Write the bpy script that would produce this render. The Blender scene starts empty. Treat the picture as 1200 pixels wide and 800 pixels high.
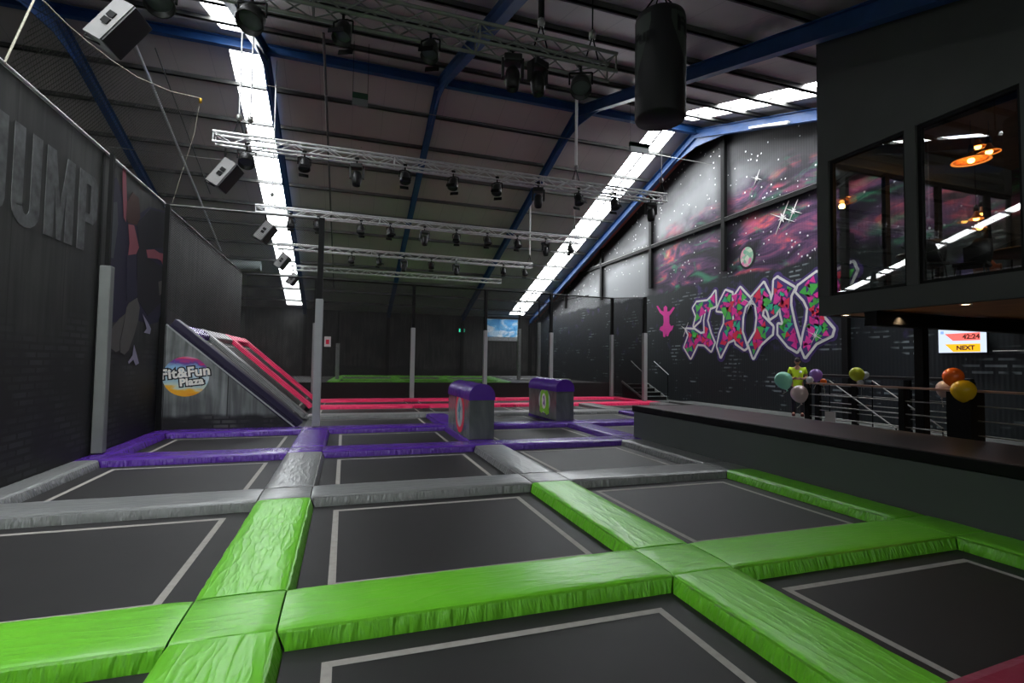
import bpy, bmesh, math, random
from mathutils import Vector, Matrix, noise
R=math.radians
scn=bpy.context.scene
COL=scn.collection
random.seed(7)
# ------------------------------------------------------------------ camera
F=590.57; YW,PT,RL=-.319079,.0421143,-.0146639
H=1.638
CAM=Vector((0,0,H))
Rz=Matrix.Rotation(YW,3,'Z'); Rx=Matrix.Rotation(PT,3,'X'); Ry=Matrix.Rotation(RL,3,'Y')
B=Matrix(((1,0,0),(0,0,-1),(0,1,0)))
RC=Rz@Rx@Ry@B
cd=bpy.data.cameras.new('camera'); cam=bpy.data.objects.new('camera',cd); COL.objects.link(cam)
cam.matrix_world=Matrix.Translation(CAM)@RC.to_4x4()
cd.sensor_width=36; cd.lens=F/1200*36; cd.clip_start=.02; cd.clip_end=200
scn.camera=cam
def at(px,py,ax,v):
    """point on the plane <axis ax> = v that was measured at this spot of the photograph"""
    d=RC@Vector(((px-600)/F,-(py-400)/F,-1)); t=(v-CAM[ax])/d[ax]
    return CAM+d*t
# ------------------------------------------------------------------ materials
def nt(m): return m.node_tree.nodes,m.node_tree.links
def mat(name,col,rough=.6,metal=0,spec=.5,bump=None,var=0,emit=None,estr=0,coat=0,vscale=3):
    m=bpy.data.materials.new(name); m.use_nodes=True
    N,L=nt(m); b=N['Principled BSDF']
    b.inputs['Base Color'].default_value=(*col,1); b.inputs['Roughness'].default_value=rough
    b.inputs['Metallic'].default_value=metal; b.inputs['Specular IOR Level'].default_value=spec
    b.inputs['Coat Weight'].default_value=coat
    tc=N.new('ShaderNodeTexCoord')
    if var:
        n=N.new('ShaderNodeTexNoise'); n.inputs['Scale'].default_value=vscale; n.inputs['Detail'].default_value=5
        L.new(tc.outputs['Object'],n.inputs['Vector'])
        r=N.new('ShaderNodeValToRGB'); r.color_ramp.elements[0].position=.3; r.color_ramp.elements[1].position=.7
        r.color_ramp.elements[0].color=(*[c*(1-var) for c in col],1); r.color_ramp.elements[1].color=(*[min(1,c*(1+var)) for c in col],1)
        L.new(n.outputs['Fac'],r.inputs['Fac']); L.new(r.outputs['Color'],b.inputs['Base Color'])
    if bump:
        sc,st,dist=bump
        n=N.new('ShaderNodeTexNoise'); n.inputs['Scale'].default_value=sc; n.inputs['Detail'].default_value=4
        n.inputs['Distortion'].default_value=1.2
        L.new(tc.outputs['Object'],n.inputs['Vector'])
        bp=N.new('ShaderNodeBump'); bp.inputs['Strength'].default_value=st; bp.inputs['Distance'].default_value=dist
        L.new(n.outputs['Fac'],bp.inputs['Height']); L.new(bp.outputs['Normal'],b.inputs['Normal'])
    if emit:
        b.inputs['Emission Color'].default_value=(*emit,1); b.inputs['Emission Strength'].default_value=estr
    return m
M={}
VB=(5,.55,.02)
M['green']=mat('green_vinyl',(.16,.56,.022),.34,bump=VB,var=.10,coat=.15)
M['grey']=mat('grey_vinyl',(.17,.175,.172),.32,bump=VB,var=.10,coat=.2)
M['purple']=mat('purple_vinyl',(.075,.022,.25),.32,bump=VB,var=.12,coat=.2)
M['pink']=mat('pink_vinyl',(.9,.02,.13),.4,bump=VB,var=.06)
M['magenta']=mat('magenta_vinyl',(.20,.003,.03),.5,bump=VB,var=.08)
M['mesh']=mat('trampoline_weave',(.013,.012,.012),.55,spec=.3,bump=(300,.2,.001),var=.1)
M['tape']=mat('pale_webbing',(.33,.31,.28),.8,var=.1,vscale=20)
M['black']=mat('black_steel',(.005,.005,.005),.6,spec=.2,var=.2)
M['softblack']=mat('black_plastic',(.012,.012,.012),.45,var=.2)
M['blue']=mat('blue_painted_steel',(.013,.062,.20),.45,var=.15)
M['purlin']=mat('galvanised_purlin',(.10,.10,.095),.5,.3,var=.2)
M['alu']=mat('aluminium',(.66,.66,.66),.4,.35,var=.1,vscale=9)
M['greypost']=mat('worn_post_padding',(.17,.18,.17),.6,bump=(8,.2,.01),var=.08)  # darker grey than the other post padding
M['dull']=mat('dull_aluminium',(.20,.215,.19),.5,.3,var=.15,vscale=6)  # aluminium darkened to paint in the shade on the nearest truss
M['greypad']=mat('grey_post_padding',(.30,.31,.31),.5,bump=(8,.2,.01),var=.06)
M['deck']=mat('brown_deck',(.040,.026,.025),.34,var=.3,vscale=2,bump=(40,.1,.002))
M['face']=mat('grey_platform_wall',(.085,.095,.09),.75,var=.05,vscale=1)
M['carpet']=mat('grey_carpet',(.10,.105,.10),.95,var=.15,vscale=8,bump=(200,.3,.003))
M['concrete']=mat('dark_floor',(.02,.02,.02),.8,var=.2)
M['mezz']=mat('charcoal_cladding',(.062,.067,.062),.7,var=.08,vscale=1.2)
M['wood']=mat('pale_wood',(.42,.26,.20),.4,var=.12,vscale=6)
M['soffit']=mat('stained_plywood',(.55,.24,.09),.5,var=.2,vscale=1.5)
M['brownceil']=mat('brown_ceiling',(.16,.09,.05),.7,var=.2)
M['white']=mat('white_paint',(.75,.75,.73),.6,var=.05)
M['letter']=mat('worn_grey_paint',(.095,.10,.10),.75,var=.4,vscale=7)
M['wire']=mat('steel_wire',(.3,.3,.28),.4,.6,var=.1)
M['rope']=mat('white_rope',(.36,.34,.27),.9,var=.2,vscale=40)
M['gold']=mat('brass_clip',(.6,.35,.03),.4,.6,var=.1)
M['spkgrey']=mat('grey_speaker_shell',(.24,.235,.23),.5,var=.06)
M['redgutter']=mat('red_flashing',(.28,.045,.03),.5,var=.2)
M['skylight']=mat('skylight',(1,1,1),.9,var=.02,emit=(.93,.97,1),estr=26)
def ramp_mat(name,base_fn):
    m=bpy.data.materials.new(name); m.use_nodes=True; base_fn(*nt(m)); return m
class G:
    """tiny node-graph helper"""
    def __init__(s,N,L): s.N,s.L=N,L; s.tc=N.new('ShaderNodeTexCoord')
    def n(s,t,ins=None,**kw):
        x=s.N.new(t)
        for k,v in kw.items(): setattr(x,k,v)
        for k,v in (ins or {}).items():
            if hasattr(v,'is_output'): s.L.new(v,x.inputs[k])
            else: x.inputs[k].default_value=v
        return x
    def math(s,op,a,b=0.,c=0.,clamp=False):
        return s.n('ShaderNodeMath',{0:a,1:b,2:c},operation=op,use_clamp=clamp).outputs[0]
    def ramp(s,f,els,interp='LINEAR'):
        r=s.n('ShaderNodeValToRGB',{'Fac':f}); cr=r.color_ramp; cr.interpolation=interp
        while len(cr.elements)<len(els): cr.elements.new(.5)
        for e,(p,c) in zip(cr.elements,els): e.position=p; e.color=(*c,1) if len(c)==3 else c
        return r.outputs['Color']
    def mix(s,f,a,b,bt='MIX'):
        x=s.n('ShaderNodeMix',data_type='RGBA',blend_type=bt)
        for i,v in ((0,f),(6,a),(7,b)):
            if hasattr(v,'is_output'): s.L.new(v,x.inputs[i])
            else: x.inputs[i].default_value=v if i==0 else (*v,1)
        return x.outputs[2]
    def noise(s,vec,scale,detail=5,dist=0.,rough=.5):
        return s.n('ShaderNodeTexNoise',{'Vector':vec,'Scale':scale,'Detail':detail,'Distortion':dist,'Roughness':rough}).outputs['Fac']
    def map(s,vec,loc=(0,0,0),rot=(0,0,0),sc=(1,1,1)):
        return s.n('ShaderNodeMapping',{'Vector':vec,'Location':loc,'Rotation':rot,'Scale':sc}).outputs[0]
    def smooth(s,v,a,b):
        return s.n('ShaderNodeMapRange',{0:v,1:a,2:b,3:0.,4:1.},interpolation_type='SMOOTHSTEP').outputs[0]
def mural(N,L):
    g=G(N,L); b=N['Principled BSDF']; O=g.tc.outputs['Object']
    sx=g.n('ShaderNodeSeparateXYZ',{0:O}); y,z=sx.outputs[1],sx.outputs[2]
    v=g.n('ShaderNodeCombineXYZ',{0:y,1:z}).outputs[0]
    st=g.map(v,rot=(0,0,R(24)),sc=(.5,1.5,1))
    n1=g.noise(st,.85,8,1.3,.6)
    gal=g.ramp(n1,[(.34,(.004,.003,.006)),(.44,(.03,.013,.045)),(.52,(.10,.04,.12)),(.575,(.26,.07,.15)),(.63,(.62,.08,.13)),(.68,(.75,.20,.12)),(.76,(.85,.45,.42))])
    n2=g.noise(g.map(v,loc=(7,3,0),rot=(0,0,R(30)),sc=(.5,1.3,1)),.9,6,1.6,.6)
    gal=g.mix(g.smooth(n2,.54,.70),gal,(.05,.27,.15))
    n3=g.noise(g.map(v,loc=(17,9,0),sc=(.6,1.2,1)),1.0,5,1.2)
    gal=g.mix(g.smooth(n3,.55,.72),gal,(.01,.009,.018))
    # star bursts
    vb=g.n('ShaderNodeTexVoronoi',{'Vector':v,'Scale':.42,'Randomness':1.}).outputs['Distance']
    gal=g.mix(g.math('MULTIPLY',g.smooth(vb,.30,.02),.8),gal,(.95,.12,.22))
    # grey sprayed cladding above the galaxy
    edge=g.math('MULTIPLY_ADD',y,-.2,11.25)
    nn=g.noise(v,1.1,5)
    dz=g.math('ADD',g.math('SUBTRACT',z,edge),g.math('MULTIPLY',g.math('SUBTRACT',nn,.5),2.2))
    gr=g.smooth(dz,-.6,.5)
    yf=g.smooth(y,19.6,20.9)
    gr=g.math('MAXIMUM',gr,yf)
    col=g.mix(gr,gal,(.27,.28,.29))
    # near-black around the pilasters and rails, and towards the roof
    for y0 in (15.6,20.45,25.3):
        d=g.math('ABSOLUTE',g.math('SUBTRACT',y,y0)); col=g.mix(g.math('MULTIPLY',g.smooth(d,.75,.1),.85),col,(.006,.006,.008))
    d=g.math('ABSOLUTE',g.math('SUBTRACT',g.math('ADD',z,g.math('MULTIPLY',nn,.3)),7.3)); col=g.mix(g.math('MULTIPLY',g.smooth(d,.5,.1),.7),col,(.006,.006,.008))
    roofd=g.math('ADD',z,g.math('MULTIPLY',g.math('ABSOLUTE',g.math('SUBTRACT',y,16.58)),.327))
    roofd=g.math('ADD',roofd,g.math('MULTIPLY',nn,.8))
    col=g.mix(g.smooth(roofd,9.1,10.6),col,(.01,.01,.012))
    # stars
    vs=g.n('ShaderNodeTexVoronoi',{'Vector':v,'Scale':4.6,'Randomness':1.})
    sd=g.math('LESS_THAN',vs.outputs['Distance'],.15)
    pick=g.math('GREATER_THAN',g.noise(g.map(v,loc=(3,8,0)),.75,3),.515)
    col=g.mix(g.math('MULTIPLY',g.math('MULTIPLY',sd,pick),.85),col,(.9,.9,.9))
    vs2=g.n('ShaderNodeTexVoronoi',{'Vector':v,'Scale':2.1,'Randomness':1.}).outputs['Distance']
    col=g.mix(g.math('MULTIPLY',g.smooth(vs2,.09,.04),.9),col,(.95,.95,.95))
    # dark brick band at the foot
    br=g.n('ShaderNodeTexBrick',{'Vector':v,'Color1':(.5,.5,.5,1),'Color2':(1,1,1,1),'Mortar':(0,0,0,1),'Scale':1.,'Mortar Size':.05,'Brick Width':.5,'Row Height':.15},offset=.5).outputs['Color']
    bm=g.smooth(g.noise(g.map(v,sc=(1,1.5,1)),.95,3,.5),.57,.66)
    lowc=g.mix(g.math('MULTIPLY',bm,br),(.008,.013,.016),(.26,.31,.32))
    pn=g.smooth(g.noise(g.map(v,loc=(5,5,0)),1.6,3),.58,.72)
    lowc=g.mix(g.math('MULTIPLY',pn,g.smooth(z,1.9,2.8)),lowc,(.05,.03,.13))
    dark=g.math('MULTIPLY',g.noise(v,.6,2),.0)
    low=g.smooth(g.math('ADD',z,g.math('MULTIPLY',nn,.6)),5.35,5.15)
    col=g.mix(low,col,lowc)
    L.new(col,b.inputs['Base Color']); b.inputs['Roughness'].default_value=.55
    w=g.n('ShaderNodeTexWave',{'Vector':v,'Scale':3.2,'Distortion':0.},wave_type='BANDS',bands_direction='X').outputs['Fac']
    bp=g.n('ShaderNodeBump',{'Height':w,'Strength':.25,'Distance':.01}); L.new(bp.outputs[0],b.inputs['Normal'])
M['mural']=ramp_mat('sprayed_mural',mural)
def plankwall(c0,c1,brick_top,bc):
    def f(N,L):
        g=G(N,L); b=N['Principled BSDF']; O=g.tc.outputs['Object']
        sx=g.n('ShaderNodeSeparateXYZ',{0:O}); z=sx.outputs[2]
        h=g.math('ADD',sx.outputs[0],sx.outputs[1])
        v=g.n('ShaderNodeCombineXYZ',{0:h,1:z}).outputs[0]
        n=g.noise(g.map(v,sc=(6,.5,1)),1.2,6,.4)
        n0=g.noise(v,.55,5,.6)
        col=g.mix(g.smooth(g.math('MULTIPLY',n,n0),.12,.42),c0,c1)
        w=g.math('FRACT',g.math('MULTIPLY',h,.82))
        col=g.mix(g.math('MULTIPLY',g.math('LESS_THAN',w,.018),.85),col,(.002,.002,.002))
        br=g.n('ShaderNodeTexBrick',{'Vector':v,'Color1':(.35,.35,.35,1),'Color2':(1,1,1,1),'Mortar':(0,0,0,1),'Scale':1.,'Mortar Size':.02,'Brick Width':.32,'Row Height':.1}).outputs['Color']
        zz=g.math('ADD',z,g.math('MULTIPLY',n0,brick_top*1.2))
        bm=g.smooth(zz,brick_top*1.75,brick_top*1.45)
        bm2=g.smooth(g.noise(v,1.3,3),.42,.62)
        col=g.mix(bm,col,g.mix(g.math('MULTIPLY',bm2,br),(.004,.004,.004),bc))
        L.new(col,b.inputs['Base Color']); b.inputs['Roughness'].default_value=.6
    return f
M['leftwall']=ramp_mat('graffiti_wall_print',plankwall((.006,.007,.006),(.034,.036,.031),1.9,(.03,.034,.033)))
M['ramppanel']=ramp_mat('grey_print_panel',plankwall((.06,.066,.064),(.30,.32,.31),.36,(.10,.10,.09)))
M['backwall']=ramp_mat('back_wall_print',plankwall((.006,.006,.006),(.05,.05,.045),1.2,(.015,.015,.015)))
def roofm(N,L):
    g=G(N,L); b=N['Principled BSDF']; O=g.tc.outputs['Object']
    sx=g.n('ShaderNodeSeparateXYZ',{0:O}); x=sx.outputs[0]
    w=g.math('FRACT',g.math('MULTIPLY',x,.95))
    seam=g.math('LESS_THAN',w,.02)
    n=g.noise(O,.5,5)
    col=g.mix(n,(.38,.35,.335),(.50,.465,.445)); col=g.mix(g.math('MULTIPLY',seam,.5),col,(.26,.25,.24))
    sp=g.n('ShaderNodeTexVoronoi',{'Vector':O,'Scale':1.3}).outputs['Distance']
    col=g.mix(g.math('MULTIPLY',g.math('LESS_THAN',sp,.03),.8),col,(.03,.03,.03))
    L.new(col,b.inputs['Base Color']); b.inputs['Roughness'].default_value=.6
M['roof']=ramp_mat('roof_insulation',roofm)
def netm(den,cell,col=(.006,.006,.006)):
    def f(N,L):
        g=G(N,L); b=N['Principled BSDF']; out=N['Material Output']
        b.inputs['Base Color'].default_value=(*col,1); b.inputs['Roughness'].default_value=.8
        uv=g.tc.outputs['Object']
        sx=g.n('ShaderNodeSeparateXYZ',{0:uv})
        h=g.math('MULTIPLY',g.math('ADD',sx.outputs[0],sx.outputs[1]),1/cell); z=g.math('MULTIPLY',sx.outputs[2],1/cell)
        a=g.math('LESS_THAN',g.math('FRACT',g.math('ADD',h,z)),den); c=g.math('LESS_THAN',g.math('FRACT',g.math('ADD',g.math('SUBTRACT',h,z),500.)),den)
        fac=g.math('MAXIMUM',a,c)
        t=g.n('ShaderNodeBsdfTransparent'); mx=g.n('ShaderNodeMixShader',{0:fac,1:t.outputs[0],2:b.outputs[0]})
        L.new(mx.outputs[0],out.inputs['Surface'])
    return f
M['net']=ramp_mat('black_netting',netm(.36,.045))
M['thinnet']=ramp_mat('open_netting',netm(.13,.05))
M['greennet']=ramp_mat('fine_rope_netting',netm(.16,.07,(.045,.05,.035)))
def glassm(N,L):
    g=G(N,L); out=N['Material Output']; N.remove(N['Principled BSDF'])
    fr=g.n('ShaderNodeFresnel',{'IOR':1.55}).outputs[0]
    bf=g.n('ShaderNodeNewGeometry').outputs['Backfacing']
    f2=g.math('MULTIPLY',g.math('MULTIPLY_ADD',fr,1.6,.03,clamp=True),g.math('SUBTRACT',1.,bf))
    t=g.n('ShaderNodeBsdfTransparent',{'Color':(.80,.82,.80,1)}); gl=g.n('ShaderNodeBsdfGlossy',{'Roughness':.01})
    mx=g.n('ShaderNodeMixShader',{0:f2,1:t.outputs[0],2:gl.outputs[0]}); L.new(mx.outputs[0],out.inputs['Surface'])
M['glass']=ramp_mat('window_glass',glassm)
def discm(kind):
    def f(N,L):
        g=G(N,L); b=N['Principled BSDF']; O=g.tc.outputs['Object']
        sx=g.n('ShaderNodeSeparateXYZ',{0:O}); x,y=sx.outputs[0],sx.outputs[1]
        n=g.noise(g.map(O,rot=(0,0,R(-35)),sc=(1.2,3.2,1)),1.6,3,1.2)
        t=g.math('ADD',g.math('MULTIPLY_ADD',y,1.15,.5),g.math('MULTIPLY',g.math('SUBTRACT',n,.5),.55))
        t=g.math('SUBTRACT',t,g.math('MULTIPLY',x,-.12))
        c=g.ramp(t,[(.0,(.8,.30,.01)),(.13,(.85,.45,.02)),(.22,(.60,.68,.55)),(.40,(.35,.55,.62)),(.55,(.62,.70,.72)),(.68,(.25,.50,.70)),(.80,(.12,.05,.30)),(.92,(.75,.02,.10)),(1.,(.55,.30,.45))])
        L.new(c,b.inputs['Base Color']); b.inputs['Roughness'].default_value=.5
    return f
M['swirl']=ramp_mat('swirl_print',discm(0))
def posterm(N,L):
    g=G(N,L); b=N['Principled BSDF']; O=g.tc.outputs['Object']
    n=g.noise(g.map(O,sc=(1,1.8,1.8)),.9,6,1.2)
    c=g.ramp(n,[(.30,(.02,.20,.55)),(.48,(.12,.42,.75)),(.58,(.55,.68,.80)),(.7,(.8,.85,.9))])
    L.new(c,b.inputs['Base Color']); L.new(c,b.inputs['Emission Color']); b.inputs['Emission Strength'].default_value=.55
M['poster']=ramp_mat('blue_lightbox_print',posterm)
def vinyl(name,col,rough,spec=.5):
    def f(N,L):
        g=G(N,L); b=N['Principled BSDF']; O=g.tc.outputs['Object']
        oi=g.n('ShaderNodeObjectInfo').outputs['Random']
        offv=g.n('ShaderNodeCombineXYZ',{0:g.math('MULTIPLY',oi,37.),1:g.math('MULTIPLY',oi,91.)}).outputs[0]
        P=g.n('ShaderNodeVectorMath',{0:O,1:offv},operation='ADD').outputs[0]
        z=g.n('ShaderNodeSeparateXYZ',{0:O}).outputs[2]
        def ridge(v,sc,d,dist): return g.math('POWER',g.math('SUBTRACT',1.,g.math('MULTIPLY',g.math('ABSOLUTE',g.math('SUBTRACT',g.noise(v,sc,d,dist),.5)),2.)),9.)
        top=g.math('ADD',g.math('MULTIPLY',ridge(g.map(P,rot=(0,0,R(28)),sc=(1.0,4.5,1)),1.6,2,.15),.13),g.math('MULTIPLY',ridge(g.map(P,rot=(0,0,R(-50)),sc=(.9,5,1)),2.2,2,.1),.10))
        side=g.math('ADD',g.noise(g.map(P,sc=(17,2,5)),1.,2,.4),g.math('MULTIPLY',g.noise(g.map(P,rot=(0,R(35),0),sc=(30,2,9)),1.,2),.5))
        m=g.smooth(z,.092,.075)
        h=g.math('ADD',g.math('MULTIPLY',top,g.math('SUBTRACT',1.,m)),g.math('MULTIPLY',side,g.math('MULTIPLY',m,3.2)))
        big=g.noise(P,2.2,2,.2)
        h=g.math('ADD',h,g.math('MULTIPLY',big,.30))
        bp=g.n('ShaderNodeBump',{'Height':h,'Strength':.8,'Distance':.018}); L.new(bp.outputs[0],b.inputs['Normal'])
        c=g.mix(g.noise(P,4.,4),tuple(v*.88 for v in col),tuple(min(1,v*1.1) for v in col)); L.new(c,b.inputs['Base Color'])
        b.inputs['Roughness'].default_value=rough; b.inputs['Specular IOR Level'].default_value=spec
    return ramp_mat(name,f)
M['green']=vinyl('green_vinyl',(.16,.56,.024),.33); M['grey']=vinyl('grey_vinyl',(.20,.205,.20),.28); M['purple']=vinyl('purple_vinyl',(.085,.024,.28),.27)
M['pink']=vinyl('pink_vinyl',(.9,.02,.13),.42); M['darkpurple']=vinyl('dark_purple_vinyl',(.012,.008,.03),.55,.25)  # second is purple vinyl with shade put into its colour, ramp front pad
for n,c,r in (('skin',(.42,.22,.15),.6),('hair',(.02,.012,.01),.7),('lime',(.50,.72,.015),.7),('trousers',(.012,.012,.015),.8),('shoe',(.10,.02,.02),.6),
  ('b_mint',(.28,.75,.55),.25),('b_pearl',(.8,.62,.6),.22),('b_purple',(.32,.16,.62),.25),('b_lime',(.55,.6,.03),.25),('b_orange',(.95,.16,.015),.25),('b_yellow',(.9,.55,.01),.25),('b_white',(.7,.7,.72),.22),
  ('p_pink',(.85,.03,.35),.6),('p_green',(.08,.55,.08),.6),('p_teal',(.04,.55,.30),.6),('p_red',(.85,.03,.09),.6),('p_purple',(.07,.035,.20),.6),('p_white',(.90,.88,.86),.6),('p_halo',(.075,.04,.19),.7),('p_hot',(.9,.05,.42),.6),
  ('navy',(.010,.008,.035),.7),('navy2',(.004,.004,.010),.7),('skinpaint',(.30,.075,.10),.7),('hairpaint',(.05,.012,.006),.7),('sole',(.10,.095,.085),.7),('palepaint',(.30,.28,.38),.7),('spray',(.06,.07,.08),.8),
  ('label_black',(.004,.004,.006),.5),('label_white',(.85,.82,.74),.5),('ring_red',(.75,.02,.06),.5),('ring_green',(.25,.6,.03),.5),('ring_violet',(.22,.08,.4),.5),('paper',(.6,.55,.53),.7),('copper',(.5,.13,.03),.3),
  ('chairblack',(.012,.012,.013),.5),('tabletop',(.10,.06,.035),.5),('cushion',(.16,.06,.03),.8),('bag_black',(.005,.005,.006),.55),('bag_logo',(.035,.045,.036),.5),('lens',(.10,.11,.12),.15),('pale_step',(.22,.24,.23),.8),('duct',(.30,.34,.33),.4)):
    M[n]=mat(n,c,r,var=.06)
def em(n,c,s): M[n]=mat(n,(.02,.02,.02),.5,var=.05,emit=c,estr=s)
em('scr_white',(.72,.83,1),1.35); em('scr_red',(1,.16,.14),1.6); em('scr_yellow',(1,.52,.01),1.5); em('scr_ink',(.25,.05,.03),.5); em('scr_blue',(.25,.4,1),1.6)
em('exit_green',(.05,1,.55),2.2); em('exit_white',(.7,1,.9),2.5); em('bulb',(1,.42,.08),22); em('shadeglow',(1,.25,.03),1.6); em('downlight',(1,.75,.45),14)
# ------------------------------------------------------------------ mesh builder
class MB:
    def __init__(s): s.v=[]; s.f=[]; s.m=[]; s.sm=[]
    def add(s,vs,fs,mi=0,smooth=False):
        o=len(s.v); s.v+= [tuple(v) for v in vs]
        for f in fs: s.f.append([o+i for i in f]); s.m.append(mi); s.sm.append(smooth)
        return s
    def box(s,a,b,mi=0,T=None):
        x0,y0,z0=a; x1,y1,z1=b
        vs=[Vector(p) for p in ((x0,y0,z0),(x1,y0,z0),(x1,y1,z0),(x0,y1,z0),(x0,y0,z1),(x1,y0,z1),(x1,y1,z1),(x0,y1,z1))]
        if T: vs=[T@v for v in vs]
        return s.add(vs,[(0,3,2,1),(4,5,6,7),(0,1,5,4),(1,2,6,5),(2,3,7,6),(3,0,4,7)],mi)
    def cbox(s,a,b,e=.01,mi=0,T=None):
        """box with chamfered edges"""
        bm=bmesh.new(); bmesh.ops.create_cube(bm,size=1)
        for v in bm.verts: v.co=Vector([(a[i]+b[i])/2+v.co[i]*(b[i]-a[i]) for i in range(3)])
        bmesh.ops.bevel(bm,geom=bm.edges[:],offset=e,segments=2,affect='EDGES',profile=.6)
        return s.bm(bm,mi,T)
    def bm(s,bm,mi=0,T=None,smooth=False):
        bm.verts.index_update()
        vs=[(T@v.co if T else v.co.copy()) for v in bm.verts]; s.add(vs,[[v.index for v in f.verts] for f in bm.faces],mi,smooth); bm.free(); return s
    def tube(s,p,q,r,n=8,mi=0,r2=None,caps=True):
        p,q=Vector(p),Vector(q); d=(q-p).normalized(); r2=r if r2 is None else r2
        a=d.orthogonal().normalized(); b=d.cross(a)
        vs=[]; 
        for c,rr in ((p,r),(q,r2)):
            for i in range(n): t=2*math.pi*i/n; vs.append(c+a*math.cos(t)*rr+b*math.sin(t)*rr)
        s.add(vs,[(i,(i+1)%n,n+(i+1)%n,n+i) for i in range(n)],mi,n>5)
        if caps: s.add(vs[:n],[list(range(n))[::-1]],mi); s.add(vs[n:],[list(range(n))],mi)
        return s
    def path(s,pts,r,n=8,mi=0):
        for a,b in zip(pts,pts[1:]): s.tube(a,b,r,n,mi)
        return s
    def bar(s,p,q,w,h,up=(0,0,1),mi=0):
        p,q=Vector(p),Vector(q); d=(q-p).normalized(); a=d.cross(Vector(up)).normalized(); b=a.cross(d)
        vs=[c+a*i*w/2+b*j*h/2 for c in (p,q) for i,j in ((-1,-1),(1,-1),(1,1),(-1,1))]
        return s.add(vs,[(3,2,1,0),(4,5,6,7),(0,1,5,4),(1,2,6,5),(2,3,7,6),(3,0,4,7)],mi)
    def lathe(s,prof,T=None,n=20,mi=0,smooth=True):
        vs=[]
        for r,z in prof:
            for i in range(n): t=2*math.pi*i/n; vs.append(Vector((r*math.cos(t),r*math.sin(t),z)))
        if T: vs=[T@v for v in vs]
        fs=[]
        for k in range(len(prof)-1):
            for i in range(n): fs.append((k*n+i,k*n+(i+1)%n,(k+1)*n+(i+1)%n,(k+1)*n+i))
        return s.add(vs,fs,mi,smooth)
    def sheet(s,pts,nrm,th,mi=0):
        """flat outline with a real thickness th standing on the plane of pts"""
        nrm=Vector(nrm)*th; n=len(pts); a=[Vector(p) for p in pts]; b=[p+nrm for p in a]
        s.add(a+b,[list(range(n))[::-1],list(range(n,2*n))]+[(i,(i+1)%n,n+(i+1)%n,n+i) for i in range(n)],mi)
        return s
    def build(s,name,ms,parent=None,loc=None,smooth=None,kind=None):
        me=bpy.data.meshes.new(name); me.from_pydata(s.v,[],s.f)
        ms=ms if isinstance(ms,list) else [ms]
        for m in ms: me.materials.append(M[m] if isinstance(m,str) else m)
        for p,mi,sm in zip(me.polygons,s.m,s.sm): p.material_index=mi; p.use_smooth=sm if smooth is None else smooth
        bm=bmesh.new(); bm.from_mesh(me); bmesh.ops.recalc_face_normals(bm,faces=bm.faces); bm.to_mesh(me); bm.free()
        me.update()
        o=bpy.data.objects.new(name,me); COL.objects.link(o)
        if loc is not None: o.location=loc
        if parent: o.parent=parent
        if kind: o['kind']=kind
        return o
def tag(o,label,cat,group=None,kind=None):
    if label: o['label']=label
    if cat: o['category']=cat
    if group: o['group']=group
    if kind: o['kind']=kind
    return o
def thing(name,label,cat,loc=(0,0,0),rz=0,group=None):
    o=bpy.data.objects.new(name,None); COL.objects.link(o); o.location=loc; o.rotation_euler=(0,0,rz); o.empty_display_size=.2
    return tag(o,label,cat,group)
def dup(root,loc=None,rz=None,label=None,group=None):
    def cp(o,par):
        c=o.copy(); COL.objects.link(c)
        if par: c.parent=par
        for k in [k for k in ALL if k.parent==o]: cp(k,c)
        return c
    ALL=list(COL.objects)
    r=cp(root,None)
    if loc is not None: r.location=loc
    if rz is not None: r.rotation_euler=(0,0,rz)
    if label: r['label']=label
    if group: r['group']=group
    return r
def text(body,size,T,mt,parent=None,name='lettering',th=.004,off=0.,shear=0,align='CENTER',space=1):
    cu=bpy.data.curves.new(name,'FONT'); cu.body=body; cu.size=size; cu.extrude=th/2; cu.offset=off; cu.shear=shear
    cu.align_x=align; cu.align_y='CENTER'; cu.space_character=space; cu.resolution_u=4
    o=bpy.data.objects.new(name,cu); COL.objects.link(o)
    dg=bpy.context.evaluated_depsgraph_get(); me=bpy.data.meshes.new_from_object(o.evaluated_get(dg))
    bpy.data.objects.remove(o); me.transform(T); me.materials.clear(); me.materials.append(M[mt])
    n=bpy.data.objects.new(name,me); COL.objects.link(n)
    if parent: n.parent=parent
    return n
def plane_T(origin,ux,uy,scale=1):
    ux,uy=Vector(ux),Vector(uy); n=ux.cross(uy)
    m=Matrix((ux,uy,n)).transposed().to_4x4(); m.translation=Vector(origin); return m
FLOORZ=-.04
# ------------------------------------------------------------------ shell
RY,RZ0,SL=16.58,10.91,.327
def roofz(y): return RZ0-SL*abs(y-RY)
X0,X1,Y0,Y1=-24.,13.7,-2.6,35.8
def struct(name,mb,mt): return mb.build(name,mt,kind='structure')
struct('floor',MB().box((X0,Y0,FLOORZ-.2),(X1,Y1,FLOORZ)),'concrete')
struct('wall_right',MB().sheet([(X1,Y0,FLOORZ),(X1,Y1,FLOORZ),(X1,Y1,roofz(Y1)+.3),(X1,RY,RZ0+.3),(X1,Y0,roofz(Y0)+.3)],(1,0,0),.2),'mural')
struct('wall_back',MB().box((X0-.2,Y1,FLOORZ),(X1+.2,Y1+.2,5.2)),'backwall')
wx=[(-11.5,-6.5),(-5.5,-.5),(.5,5.5),(6.6,8.1)]
wf=MB().box((X0-.2,Y0-.2,FLOORZ),(X1+.2,Y0,1.6)).box((X0-.2,Y0-.2,4.2),(X1+.2,Y0,5.2))
xe=X0-.2
for a,b in wx: wf.box((xe,Y0-.2,1.6),(a,Y0,4.2)); xe=b
wf.box((xe,Y0-.2,1.6),(X1+.2,Y0,4.2))
struct('wall_front',wf,'backwall')
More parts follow.
